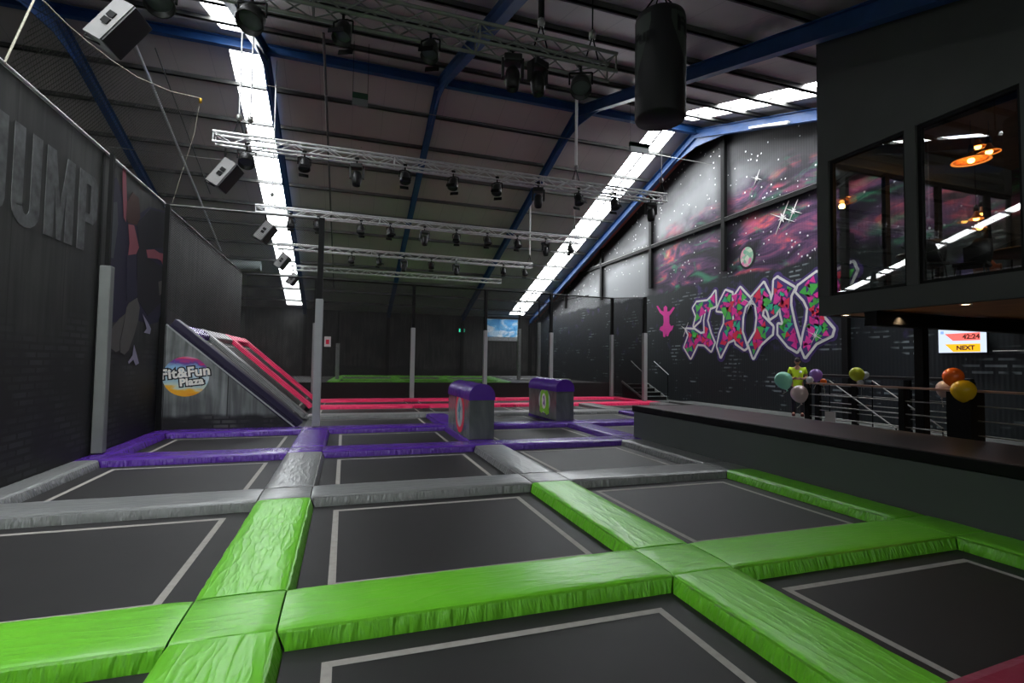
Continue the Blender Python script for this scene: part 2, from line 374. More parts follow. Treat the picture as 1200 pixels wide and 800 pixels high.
for k,(a,b) in enumerate(wx):  # unseen windows added behind the camera to brighten the hall
    f=MB().box((a,Y0-.15,1.6),(b,Y0-.05,1.66)).box((a,Y0-.15,4.14),(b,Y0-.05,4.2)).box((a,Y0-.15,1.66),(a+.06,Y0-.05,4.14)).box((b-.06,Y0-.15,1.66),(b,Y0-.05,4.14)).build('window_%d'%(50+k),'black',kind='structure')
    MB().box((a+.06,Y0-.11,1.66),(b-.06,Y0-.10,4.14)).build('pane','glass',f)
    l=bpy.data.lights.new('window_daylight','AREA'); l.shape='RECTANGLE'; l.size=b-a-.1; l.size_y=2.4; l.energy=7*(b-a); l.color=(1,.97,.93)  # area lamp added in each opening as fill light
    o=bpy.data.objects.new('window_daylight',l); COL.objects.link(o); o.location=((a+b)/2,Y0+.02,2.9); o.rotation_euler=(R(90+32),0,0)
struct('wall_left',MB().sheet([(X0,Y0,FLOORZ),(X0,Y1,FLOORZ),(X0,Y1,roofz(Y1)+.3),(X0,RY,RZ0+.3),(X0,Y0,roofz(Y0)+.3)],(-1,0,0),.2),'backwall')
# roof sheets: panels between the skylight strips
RT=.36
strips=[(-19.9,-18.9),(-3.64,-2.72),(11.38,11.86),(11.94,12.5)]
edges=[X0-.2]+[e for s_ in strips for e in s_]+[X1+.2]
def slab(mb,x0,x1,ya,yb,th=.1,off=RT):
    za,zb=roofz(ya)+off,roofz(yb)+off
    vs=[(x0,ya,za),(x1,ya,za),(x1,yb,zb),(x0,yb,zb)]
    vs+=[(x,y,z+th) for x,y,z in vs]
    mb.add(vs,[(0,3,2,1),(4,5,6,7),(0,1,5,4),(1,2,6,5),(2,3,7,6),(3,0,4,7)])
far,near=MB(),MB()
for i in range(0,len(edges),2):
    slab(far,edges[i],edges[i+1],RY,Y1+.2); slab(near,edges[i],edges[i+1],RY,Y0-.2)
for (a,b) in strips:
    slab(far,a,b,RY,RY+.5); slab(far,a,b,35.3,Y1+.2); slab(near,a,b,RY,RY-.6); slab(near,a,b,Y0+.6,Y0-.2)
struct('ceiling',far,'roof'); struct('ceiling',near,'roof')
sn=0
for k,(a,b) in enumerate(strips):
    for (ya,yb) in ((RY+.5,35.3),(RY-.6,Y0+.6)):
        mb=MB(); slab(mb,a,b,ya,yb,.03,RT+.05); sn+=1
        mb.build('window_%d'%sn,'skylight',kind='structure')
# purlins (galvanised) and rafters (blue)
n=0
yy=RY+1.66
def purlin(y,x0=X0,x1=X1):
    global n
    n+=1; z=roofz(y)+RT; struct('trim_%d'%n,MB().box((x0,y-.03,z-.13),(x1,y+.03,z)).box((x0,y-.03,z-.13),(x1,y+.07,z-.12)),'purlin')
while yy<35.6: purlin(yy); yy+=1.62
yy=RY-1.66
while yy>Y0+.2: purlin(yy); yy-=1.62
struct('trim_%d'%(n+1),MB().box((X0,RY-.09,RZ0-.0),(X1,RY+.09,RZ0+.03)).box((X0,RY-.015,RZ0+.03),(X1,RY+.015,RZ0+.25)).box((X0,RY-.09,RZ0+.25),(X1,RY+.09,RZ0+.28)),'blue')
def rafter(x,label):
    t=thing('roof_portal_frame',label,'roof beam',(x,RY,0),0,'blue roof frames')
    w=.10
    for s_ in (1,-1):
        ye=Y1-.15 if s_>0 else Y0+.15
        mb=MB(); D=.36
        for (o0,o1,hw) in ((-.05,-.03,w),(-.03,D-.06,.012),(D-.06,D-.04,w)):
            a=(RZ0+o0-.12); 
            vs=[]
            for yq in (RY,ye):
                zz=roofz(yq)-.12
                for (dx,dz) in ((-hw,o0),(hw,o0),(hw,o1),(-hw,o1)): vs.append((dx,yq-RY,zz+dz))
            mb.add(vs,[(3,2,1,0),(4,5,6,7),(0,1,5,4),(1,2,6,5),(2,3,7,6),(3,0,4,7)])
        # deeper haunch by the ridge
        hh=[(0,0,RZ0-.17),(0,s_*1.6,roofz(RY+s_*1.6)-.17),(0,0,RZ0-.5)]
        mb.sheet([(-.012,p[1],p[2]) for p in hh],(1,0,0),.024)
        mb.build('rafter','blue',t)
    for ye,zt in ((Y1-.3,roofz(Y1-.3)),(Y0+.3,roofz(Y0+.3))):
        MB().box((-.1,ye-RY-.15,FLOORZ),(.1,ye-RY-.13,zt-.1)).box((-.1,ye-RY+.13,FLOORZ),(.1,ye-RY+.15,zt-.1)).box((-.012,ye-RY-.13,FLOORZ),(.012,ye-RY+.13,zt-.1)).build('column','black',t)
rafter(-7.75,'dark blue roof frame seen through the netting at far upper left')
rafter(-2.55,'blue roof frame running beside the bright left skylight')
rafter(2.75,'dark blue roof frame crossing the middle of the ceiling behind the top truss')
rafter(7.95,'dark blue roof frame passing behind the hanging black bag')
rafter(13.15,'bright blue roof frame along the top of the painted mural wall')
# red strip between outer frame and wall
fl_=MB(); slab(fl_,13.33,13.62,RY,Y1-.2,.03,.06)
tag(fl_.build('roof_flashing','redgutter'),'red strip under the roof between blue beam and mural wall','flashing')
# pilasters and rails on the mural wall
for y in (12.0-1.3,15.6,20.45,25.3,30.2):
    n+=1; struct('trim_%d'%(n+1),MB().box((X1-.14,y-.09,5.25 if y>12 else FLOORZ),(X1,y+.09,roofz(y)+.1)),'black')
n+=1; struct('trim_%d'%(n+1),MB().box((X1-.13,Y0,7.23),(X1,Y1-4,7.27)).box((X1-.13,Y0,7.12),(X1-.09,Y1-4,7.23)),'black')
n+=1; struct('trim_%d'%(n+1),MB().box((X1-.134,9,7.27),(X1-.0,Y1-4,7.285)),'wire')
# ------------------------------------------------------------------ trampoline grid
LX=[-3.81,-.60,2.61,5.83,9.04,12.25]
LY=[.53,3.48,6.43,9.42,12.35,15.3,18.3,21.2]
HW=.27
rowcol={0:'grey',1:'green',2:'grey',3:'purple',4:'purple',5:'grey',6:'pink',7:'pink'}
segcol={0:'green',1:'green',2:'grey',3:'purple',4:'purple',5:'grey',6:'pink'}
cname={'green':'lime green','grey':'silver grey','purple':'purple','pink':'hot pink'}
def pad_mesh(L,W,h=.10,slope=(.04,.04),base=FLOORZ,seed=0,gap=.006,amp=.0035,inset=(.0,.0)):
    """vinyl pad, u along x (0..L), v along y (-W/2..W/2); sides slope outwards, ends mitre inwards"""
    rnd=random.Random(seed); off=Vector((rnd.random()*50,rnd.random()*50,rnd.random()*50))
    nu=max(6,int(L/.05)); nu=min(nu,56)
    s0,s1=slope; r=.018; hw=W/2
    prof=[(-hw-s0,base,1),(-hw-s0*.9,.0,1),(-hw-s0*.55,h*.4,.6),(-hw-s0*.15,h-.022,.15),(-hw+.004,h-.007,0),(-hw+.022,h,0)]
    k=7
    for i in range(1,k): prof.append((-hw+.022+(W-.044)*i/k,h+.005*math.sin(math.pi*i/k),0))
    prof+= [(hw-.022,h,0),(hw-.004,h-.007,0),(hw+s1*.15,h-.022,.15),(hw+s1*.55,h*.4,.6),(hw+s1*.9,.0,1),(hw+s1,base,1)]
    vs=[];m=len(prof)
    for i in range(nu+1):
        t=i/nu
        for (y,z,e) in prof:
            side=s0 if y<0 else s1
            i0=gap+(side+.002)*e if side>0 else gap; L0,L1=i0,L-i0
            u=L0+(L1-L0)*t
            d=noise.noise(Vector((u*2.2,y*2.2,0))+off)
            d2=noise.noise(Vector((u*11,y*3.2,4))+off)
            edge=abs(y)/hw
            dz=d*amp*.7+d2*amp*(.2+.9*min(1,max(0,edge-.5)*2)) if z>0.03 else 0
            dy=0
            if 0<e<1 and z>0: dy=(noise.noise(Vector((u*16,5,z*6))+off))*.008*(1 if y>0 else -1)
            endf=min(1,min(t,1-t)*nu/1.5)
            vs.append((u,y+dy*endf,z+dz*endf-(1-endf)*.006*(1 if z>.03 else 0)))
    fs=[(i*m+j,(i+1)*m+j,(i+1)*m+j+1,i*m+j+1) for i in range(nu) for j in range(m-1)]
    mb=MB(); mb.add(vs,fs,0,True)
    mb.add([vs[j] for j in range(m)],[list(range(m))],0); mb.add([vs[nu*m+j] for j in range(m)],[list(range(m))[::-1]],0)
    return mb
seed=0
def pad(a,b,axis,W,color,label,slope=(.04,.04),name='safety_pad'):
    """a,b : start and end point on the pad's centre line"""
    global seed
    seed+=1; a,b=Vector(a),Vector(b); L=(b-a).length
    o=pad_mesh(L,W,slope=slope,seed=seed).build(name,color)
    o.location=(a.x,a.y,0); o.rotation_euler=(0,0,math.atan2(b.y-a.y,b.x-a.x))
    return tag(o,label,'pad',cname[color]+' trampoline pads')
ordr=['nearest','second','third','fourth','fifth','sixth','seventh','eighth']
lines=['left wall','left','middle','platform side','far right','outer right']
def mat_thing(x0,x1,y0,y1,label,T=None,tape=(.20,.20,.20,.20),tw=.056):
    t=thing('trampoline',label,'trampoline',(0,0,0),0,'black trampoline beds')
    if T: t.matrix_world=T
    cx,cy=(x0+x1)/2,(y0+y1)/2
    mb=MB(); nx,ny=10,10
    vs=[];fs=[]
    for i in range(nx+1):
        for j in range(ny+1):
            u,v=i/nx,j/ny; vs.append((x0+(x1-x0)*u,y0+(y1-y0)*v,-.012-.010*math.sin(math.pi*u)*math.sin(math.pi*v)))
    for i in range(nx):
        for j in range(ny): a=i*(ny+1)+j; fs.append((a,a+ny+1,a+ny+2,a+1))
    mb.add(vs,fs,0,True)
    mb.box((x0,y0,FLOORZ),(x1,y0+.01,-.013)).box((x0,y1-.01,FLOORZ),(x1,y1,-.013)).box((x0,y0,FLOORZ),(x0+.01,y1,-.013)).box((x1-.01,y0,FLOORZ),(x1,y1,-.013))
    bed=mb.build('jumping_bed','mesh',t)
    a0,a1,b0,b1=x0+tape[0],x1-tape[1],y0+tape[2],y1-tape[3]
    mb=MB(); zt=-.010
    def zz(x,y): return -.0095-.010*math.sin(math.pi*(x-x0)/(x1-x0))*math.sin(math.pi*(y-y0)/(y1-y0))
    for (p,q,d) in (((a0,b0),(a1,b0),(0,1)),((a0,b1-tw),(a1,b1-tw),(0,1)),((a0,b0),(a0,b1),(1,0)),((a1-tw,b0),(a1-tw,b1),(1,0))):
        vs=[];K=10
        for i in range(K+1):
            x=p[0]+(q[0]-p[0])*i/K; y=p[1]+(q[1]-p[1])*i/K
            vs+=[(x,y,zz(x,y)),(x+d[0]*tw,y+d[1]*tw,zz(x+d[0]*tw,y+d[1]*tw))]
        mb.add(vs,[(2*i,2*i+2,2*i+3,2*i+1) for i in range(K)])
    mb.build('border_line','tape',bed)
    return t
matcells=[]
for j in range(0,7):
    cols={0:[0,1,2],1:[0,1,2],2:[0,1,2],3:[0,1,2,3,4],4:[1,2,3,4],5:[1,2,3,4],6:[1,2,3,4]}[j]
    for i in cols: matcells.append((i,j))
ordinal={0:'front',1:'second',2:'third',3:'fourth',4:'fifth',5:'sixth',6:'seventh'}
for (i,j) in matcells:
    x0,x1=LX[i]+HW+.043,LX[i+1]-HW-.043
    if i==0: x0=-3.46+.043
    if i==2 and j<=2: x1=5.42-.043
    if i==1 and j>=4: x0=-.93
    if i==4: x1=LX[5]-HW-.043
    if j>=5:
        if i in (2,3) or (i==4 and j==6): x0=LX[i]+.02
        if i+1 in (2,3) or (i+1==4 and j==6): x1=LX[i+1]-.02
    y0,y1=LY[j]+HW+.043,LY[j+1]-HW-.043
    cols=[c for (c,r_) in matcells if r_==j]; k=cols.index(i)
    place={3:['left','middle','right'],4:['leftmost','second from left','third from left','rightmost'],5:['leftmost','second from left','third from left','fourth from left','rightmost']}[len(cols)][k]
    nearc=cname[rowcol[j]] if j else 'lime green'; farc=cname[rowcol[j+1]]
    lab='black trampoline bed, %s of the %s row, %s pad behind it'%(place,ordinal[j],farc)
    mat_thing(x0,x1,y0,y1,lab,tape=(.21,.21,.17,.17))
rowpads={}
for j in range(0,8):
    if j<=2: segs=[(0,-3.46,None),(1,None,None),(2,None,5.42)]
    elif j==3: segs=[(0,-3.46,None),(1,None,None),(2,None,None),(3,None,None),(4,None,None)]
    elif j==4: segs=[(0,-3.46,None),(1,None,None),(2,None,None),(3,None,None),(4,None,None)]
    else: segs=[(1,-.95,None),(2,None,None),(3,None,None),(4,None,None)]
    c=rowcol[j]
    if j==0: continue
    nseg=len(segs)
    for k,(i,xa,xb) in enumerate(segs):
        xa=LX[i]+HW if xa is None else xa; xb=LX[i+1]-HW if xb is None else xb
        if j==3 and i==2: pass
        place={3:['left','middle','right'],4:['leftmost','second from left','third from left','rightmost'],5:['leftmost','second from left','third from left','fourth from left','rightmost']}[nseg][k]
        pad((xa,LY[j],0),(xb,LY[j],0),0,2*HW,c,'%s pad lying crosswise, %s in the %s crosswise line from the front'%(cname[c],place,ordr[j-1]))
colseg={0:[0,1,2,3],1:[0,1,2,3],2:[0,1,2,3,4,5,6],3:[0,1,2,3,4,5,6],4:[3,4,5,6],5:[3,4,5,6]}
for i in range(6):
    for j in colseg[i]:
        c=segcol[j]; xc=LX[i]; W=2*HW; sl=(.04,.04)
        if (j==6 and i in (2,3,4)) or (j==5 and i in (2,3)): continue
        if i==0: xc=(-3.77-3.46)/2; W=.31; sl=(.04,.0)
        if i==3 and j<=2: xc=(5.42+5.875)/2; W=.455; sl=(.0,.04)
        ya,yb=LY[j]+HW,LY[j+1]-HW
        pad((xc,ya,0),(xc,yb,0),1,W,c,'%s pad running lengthwise along the %s line, beside the %s row of beds'%(cname[c],lines[i],ordinal[j]),slope=sl if i!=0 else (.04,0.))
    for j in range(1,8):
        inseg=(j in colseg[i]) or ((j-1) in colseg[i])
        if not inseg: continue
        xc=LX[i]; W=2*HW; x0,x1=LX[i]-HW,LX[i]+HW
        if i==0: x0,x1=-3.77,-3.46
        if i==3 and j<=2: x0,x1=5.42,5.875
        c=rowcol[j]
        pad((x0,LY[j],0),(x1,LY[j],0),0,2*HW,c,'small %s square pad where the %s crosswise line meets the %s line'%(cname[c],ordr[j-1],lines[i]),slope=(0.,0.))
# ------------------------------------------------------------------ ramp of angled trampolines on the left
P0=Vector((-1.02,0,.03)); P1=Vector((-3.66,0,2.34)); U=(P1-P0); RLn=U.length; U.normalize(); Nn=Vector((-U.z,0,U.x))
if Nn.z<0: Nn=-Nn
Nn=Vector((U.z*-1,0,U.x)); Nn=-Nn if Nn.z<0 else Nn
def rampT(y):
    # local x = up the slope, local y = toward -Y, local z = normal
    ux=U; uz=Nn; uy=uz.cross(ux); m=Matrix((ux,uy,uz)).transposed().to_4x4(); m.translation=P0+Vector((0,y,0)); return m
rl=[(12.87,'purple','purple pad climbing the front edge of the angled wall above the logo panel'),(15.3,'grey','silver grey pad climbing the angled trampoline wall'),(18.1,'pink','hot pink pad climbing the angled wall, nearer of the pink pair'),(20.9,'pink','hot pink pad climbing the far edge of the angled wall')]
for k,(y,c,lab) in enumerate(rl):
    seed+=1; w=.36 if k==0 else .46
    o=pad_mesh(RLn,w,h=(.2 if k==0 else .10),slope=((.03,.03) if k==0 else (.04,.04)),seed=seed,base=-.03).build('safety_pad','darkpurple' if k==0 else c); o.matrix_world=rampT(y); tag(o,lab,'pad',cname[c]+' trampoline pads')
    if k<3:
        y2=rl[k+1][0]; yl,yr=y+w/2+.045,y2-.23-.045
        T=rampT(0)
        # bed in ramp space: local y points to -Y or +Y depending on handedness
        sy=1 if (T.to_3x3()@Vector((0,1,0))).y>0 else -1
        a,b=sorted((sy*yl,sy*yr))
        mat_thing(.16,RLn-.36,a,b,'steep trampoline bed on the angled wall, %s of three'%['nearest','middle','farthest'][k],T=T,tape=(.15,.12,.16,.16),tw=.045)
        seed+=1
        W2=.28; o=pad_mesh(abs(yr-yl)+.086,W2,seed=seed,base=-.03).build('safety_pad',['purple','grey','pink'][k])
        ux=Vector((0,1,0)); uz=Nn; uy=uz.cross(ux); m=Matrix((ux,uy,uz)).transposed().to_4x4(); m.translation=P0+U*(RLn-.16)+Vector((0,yl-.043,0)); o.matrix_world=m
        tag(o,'%s pad along the top of the angled wall above the %s steep bed'%(cname[['purple','grey','pink'][k]],['nearest','middle','farthest'][k]),'pad',cname[['purple','grey','pink'][k]]+' trampoline pads')
# ramp body
t=thing('angled_wall_side_panel','grey triangular side panel of the angled wall with round colourful logo','panel',(-3.7,12.6,0))
yS=12.62
MB().sheet([(-3.75-(-3.7),0,0.0),(-1.05+3.7,0,0.0),(-1.05+3.7,0,.02),(-3.66+3.7,0,2.33),(-3.75+3.7,0,2.33)],(0,-1,0),.03).build('panel_board','ramppanel',t)
MB().bar((-.98+3.7,-.035,.03),(-3.66+3.7,-.035,2.35),.03,.02,up=(0,1,0)).build('edge_trim','greypad',t)
c=at(218,441,1,12.565); c0=Vector((c.x+3.7,-.032,c.z))
d=MB(); rr=.44
d.sheet([(c0.x+rr*math.cos(a*math.pi/20),c0.y,c0.z+rr*.98*math.sin(a*math.pi/20)) for a in range(40)],(0,-1,0),.004)
o=MB().sheet([(rr*math.cos(a*math.pi/20),rr*.98*math.sin(a*math.pi/20),0) for a in range(40)],(0,0,1),.004).build('logo_disc','swirl',t)
o.matrix_parent_inverse=Matrix(); o.matrix_local=plane_T(c0,(1,0,0),(0,0,1))
tilt=Matrix.Rotation(R(7),4,'Z')
def logo_text(parent,c0,ux,uy,s,nd,inkw='label_white'):
    base=plane_T(c0,ux,uy)@tilt
    for mt,off,dz in (('label_black',.045*s,.010),(inkw,.012*s,.018)):
        text('Fit&Fun',.36*s,base@Matrix.Translation((0,.10*s,dz)),mt,parent,'logo_lettering',off=off,th=.006,space=1.05)
        text('Plaza',.27*s,base@Matrix.Translation((.12*s,-.16*s,dz)),mt,parent,'logo_lettering',off=off,th=.006,space=1.05)
logo_text(t,c0,(1,0,0),(0,0,1),.80,None)
tag(MB().box((-3.72,12.63,FLOORZ),(-3.66,21.1,2.2)).build('angled_wall_frame','black'),'black steel frame holding up the angled trampoline wall','frame')
# ------------------------------------------------------------------ left printed wall
XW=-3.78
struct('wall_left_side',MB().box((XW-.12,Y0+.3,FLOORZ),(XW,9.66,4.93)),'leftwall')
struct('wall_left_rear',MB().box((XW-.12,12.66,FLOORZ),(XW,21.2,4.9)),'leftwall')
tag(MB().tube((XW+.0,Y0+.3,4.96),(XW+.0,12.55,4.96),.022).build('top_rail','alu'),'thin silver rail along the top of the printed left wall','rail')
tag(MB().tube((XW+.0,12.62,4.93),(XW+.0,21.2,4.89),.022).build('top_rail','purlin'),'grey rail along the top of the rear left wall','rail')
# banner with a leaping figure
t=thing('photo_banner','tall printed banner of a leaping person with soles showing','banner',(XW,11.1,0))
MB().box((-.10,-1.38,FLOORZ+.0),(0,1.42,4.92)).build('banner_sheet','leftwall',t)
def lw(px,py): p=at(px,py,0,XW); return (0,p.y-11.1,p.z)
Z4=lambda cx,cy:(cx/4,180+cy/4)   # from a 4x look at (0,180)
def lpoly(pts,mt,d,name):
    MB().sheet([Vector(lw(*p))+Vector((d,0,0)) for p in pts],(1,0,0),.003).build(name,mt,t)
lpoly([Z4(*p) for p in [(515,150),(545,110),(570,180),(590,300),(640,290),(700,250),(780,270),(790,420),(770,700),(740,790),(700,800),(640,780),(600,790),(520,790),(500,500),(505,300)]],'navy',.001,'splash_print')
lpoly([Z4(*p) for p in [(575,55),(588,60),(594,250),(588,320),(578,300),(572,150)]],'skinpaint',.005,'arm_print')
lpoly([Z4(*p) for p in [(592,230),(620,180),(650,210),(655,300),(640,335),(600,325),(588,300)]],'hairpaint',.005,'hair_print')
lpoly([Z4(*p) for p in [(598,330),(625,335),(640,400),(648,440),(635,470),(598,475),(604,420)]],'skinpaint',.009,'face_print')
lpoly([Z4(*p) for p in [(640,330),(700,260),(780,280),(785,440),(690,445),(680,480),(775,540),(770,680),(690,760),(640,680),(640,470),(650,430)]],'navy2',.005,'shirt_print')
lpoly([Z4(*p) for p in [(683,450),(720,448),(745,465),(780,470),(782,482),(765,490),(762,525),(752,500),(735,492),(690,488)]],'skinpaint',.009,'hand_print')
lpoly([Z4(*p) for p in [(590,480),(636,475),(640,670),(590,690)]],'navy',.009,'leg_print')
S3=lambda cx,cy:(cx/4,360+cy/4)
lpoly([S3(*p) for p in [(590,0),(600,-20),(640,-45),(652,0),(645,60),(625,130),(600,200),(580,222),(560,210),(560,160),(575,90)]],'sole',.009,'sole_print')
lpoly([S3(*p) for p in [(585,30),(560,50),(525,90),(508,140),(515,190),(540,210),(558,200),(560,150)]],'sole',.007,'sole_print')
lpoly([S3(*p) for p in [(665,30),(690,70),(705,100),(700,125),(672,118),(685,100)]],'palepaint',.009,'shoe_print')
lpoly([S3(*p) for p in [(625,175),(640,230),(648,262),(632,272),(622,245),(600,265),(598,255),(618,225)]],'palepaint',.009,'shoe_print')
lpoly([Z4(*p) for p in [(520,230),(548,225),(552,330),(530,490),(512,485),(505,400)]],'spray',.003,'splash_print')
lpoly([Z4(*p) for p in [(740,600),(775,590),(780,640),(745,665)]],'sole',.006,'splash_print')
# letters J U M P painted on the near left wall (condensed heavy capitals)
zb,zt=3.32,4.52
jt=thing('painted_word','faded grey word JUMP painted large on the near left wall','lettering',(0,0,0))
def letter(name,polys,lab):
    o=MB()
    for pts in polys: o.sheet([(XW+.001,y,z) for y,z in pts],(1,0,0),.006)
    o.build('letter_'+name.lower(),'letter',jt)
def hb(y0,y1,z0,z1): return [(y0,z0),(y1,z0),(y1,z1),(y0,z1)]
y_=[at(12,240,0,XW).y,at(46,240,0,XW).y,at(50,260,0,XW).y,at(85,260,0,XW).y,at(89,260,0,XW).y,at(112,260,0,XW).y]
zb=at(30,265,0,XW).z; zt=at(30,150,0,XW).z
w=.21
def ucurve(a,b,zb,w,k=8):
    out=[];cx=(a+b)/2;ro=(b-a)/2
    for i in range(k+1): t=math.pi+math.pi*i/k; out.append((cx+ro*math.cos(t),zb+.22+.24*math.sin(t)))
    inn=[]
    for i in range(k+1): t=2*math.pi-math.pi*i/k; inn.append((cx+(ro-w)*math.cos(t),zb+.24+.10*math.sin(t)))
    return out+inn
a,b=y_[0],y_[1]
letter('U',[hb(a,a+w,zb+.22,zt),hb(b-w,b,zb+.22,zt),ucurve(a,b,zb,w)],'faded grey letter U painted large on the near left wall')
ja=a-.95; jb=a-.12
letter('J',[hb(jb-w,jb,zb+.22,zt),ucurve(ja,jb,zb,w),hb(ja,ja+w,zb+.22,zb+.5)],'faded grey letter J cut off by the left edge of the photo')
a,b=y_[2]+.02,y_[3]; m_=(a+b)/2
letter('M',[hb(a,a+w,zb,zt),hb(b-w,b,zb,zt),[(a+w,zt),(m_,zb+.45),(b-w,zt),(b-w,zt-.45),(m_+.05,zb),(m_-.05,zb),(a+w,zt-.45)]],'faded grey letter M between the U and the P')
a,b=y_[4]+.04,y_[5]+.02
cyc=[]
letter('P',[hb(a,a+w,zb,zt),[(a+w,zt),(b-.12,zt),(b,zt-.12),(b,zt-.62),(b-.12,zt-.74),(a+w,zt-.74),(a+w,zt-.60),(b-w-.02,zt-.60),(b-w,zt-.56),(b-w,zt-.2),(b-w-.02,zt-.16),(a+w,zt-.16)]],'faded grey letter P nearest the leaping figure banner')
# ------------------------------------------------------------------ posts and nets
def post(x,y,top,padtop,lab,r=.06,pr=.085,z0=.112,ptop=None,mt='greypad',square=False):
    t=thing('net_post',lab,'post',(x,y,0),0,'net posts')
    MB().box((-r,-r,z0),(r,r,top)).build('pole','black',t)
    if padtop:
        MB().cbox((-pr,-pr,z0+.0),(pr,pr,padtop),.02).build('padding',mt,t)
    return t
post(XW+.10,9.72,4.93,3.1,'grey padded post against the near left wall beside the banner',pr=.078,r=.03,mt='greypost')
MB().box((XW-.04,9.66,FLOORZ),(XW+.01,9.72,4.93)).build('trim_90','black',kind='structure')
post(XW+.06,12.58,4.95,None,'bare black corner post at the far edge of the banner',z0=.1,r=.045)
post(-.60,12.5,4.95,3.05,'tall grey padded post standing on the purple corner pad',r=.062)
post(-1.15,21.2,4.85,3.08,'grey padded post half hidden behind the tall left post')
xs=[2.66,5.78,8.87,12.0]
labs=['grey padded post at the rear pink line, directly left of the arched blocks','grey padded post rising behind the left arched block','grey padded post rising behind the right arched block','grey padded post at the right end of the rear pink line']
for x,l in zip(xs,labs): post(x,21.2,4.8,3.03,l)
post(12.1,18.6,4.52,2.98,'grey padded post nearest the little black stairs')
post(13.15,20.2,4.55,None,'bare black post at the corner of the net cage by the mural',z0=FLOORZ)
def netpanel(pts,nrm,lab,mt='net'):
    o=MB().add(pts,[list(range(len(pts)))]).build('court_net',mt); return tag(o,lab,'net','nets around the courts')
def rail(a,b,lab,r=.022,mt='black'): return tag(MB().tube(a,b,r).build('net_rail',mt),lab,'rail','rails carrying the nets')
rail((XW+.1,12.55,4.93),(-.65,12.5,4.93),'silver rail from the banner corner to the tall left post',.028,'purlin')
netpanel([(XW+.12,12.53,2.72),(-1.0,12.5,.42),(-.66,12.5,.20),(-.66,12.5,4.90),(XW+.12,12.53,4.90)],None,'black net above the logo panel, hung up to the silver rail','thinnet')
rail((XW+.1,21.25,4.86),(12.0,21.25,4.78),'long black rail over the rear pink line',.032)
rail((12.0,21.2,4.78),(12.1,18.6,4.50),'short black rail joining the two rightmost padded posts')
rail((12.1,18.6,4.50),(13.15,20.2,4.50),'black rail at the mural side of the net cage')
px=[XW+.1,-1.15]+xs
for a,b,l in zip(px,px[1:],['behind the angled wall','behind the tall left post','in the middle of the rear line','behind the left arched block','behind the right arched block']):
    netpanel([(a+.05,21.26,.12),(b-.05,21.26,.12),(b-.05,21.26,4.80),(a+.05,21.26,4.82)],None,'black net panel %s along the rear pink line'%l)
netpanel([(12.02,21.1,.12),(12.1,18.7,.12),(12.1,18.7,4.46),(12.02,21.1,4.74)],None,'black net panel between the two rightmost padded posts')
netpanel([(12.2,18.68,FLOORZ),(13.1,20.1,FLOORZ),(13.1,20.1,4.45),(12.2,18.68,4.45)],None,'black net panel closing the cage beside the mural')
# rope net above the near left wall
rp=[at(50,0,0,-3.5),at(78,28,0,-3.45),at(100,47,0,-3.42),at(130,70,0,-3.38),at(160,90,0,-3.32),at(200,107,0,-3.25),at(235,115,1,12.5)]
tag(MB().path([tuple(p) for p in rp],.009,6).build('net_rope','rope'),'white sagging rope holding up the net over the left wall','rope')
e=rp[-1]
tag(MB().path([(e.x,e.y,e.z),(e.x-.09,e.y,e.z-.8),(XW+.15,12.5,4.96)],.005,5).build('cord','rope'),'thin white cord running down from the brass clip to the wall corner','cord')
tag(MB().lathe([(0,-.06),(.03,-.05),(.035,0),(.03,.05),(0,.06)],Matrix.Translation((e.x,e.y,e.z-.06)),8).build('carabiner','gold'),'yellow clip at the end of the sagging white rope','clip')
bot=[(XW+.01,p.y if k<6 else 12.5,4.98) for k,p in enumerate(rp)]
K=len(rp); vs=[tuple(p) for p in rp]+bot
o=MB().add(vs,[(i,i+1,K+i+1,K+i) for i in range(K-1)]).build('court_net','greennet'); tag(o,'fine rope netting rising from the near left wall to the sagging rope','net','nets around the courts')
p0=at(0,62,0,XW); p1=at(12,0,0,XW)
tag(MB().tube((XW+.02,p0.y+.05,4.96),(XW+.02,p0.y+.6,6.2),.012).build('net_stay','rope'),'pale stay at the top left corner of the photo','stay')
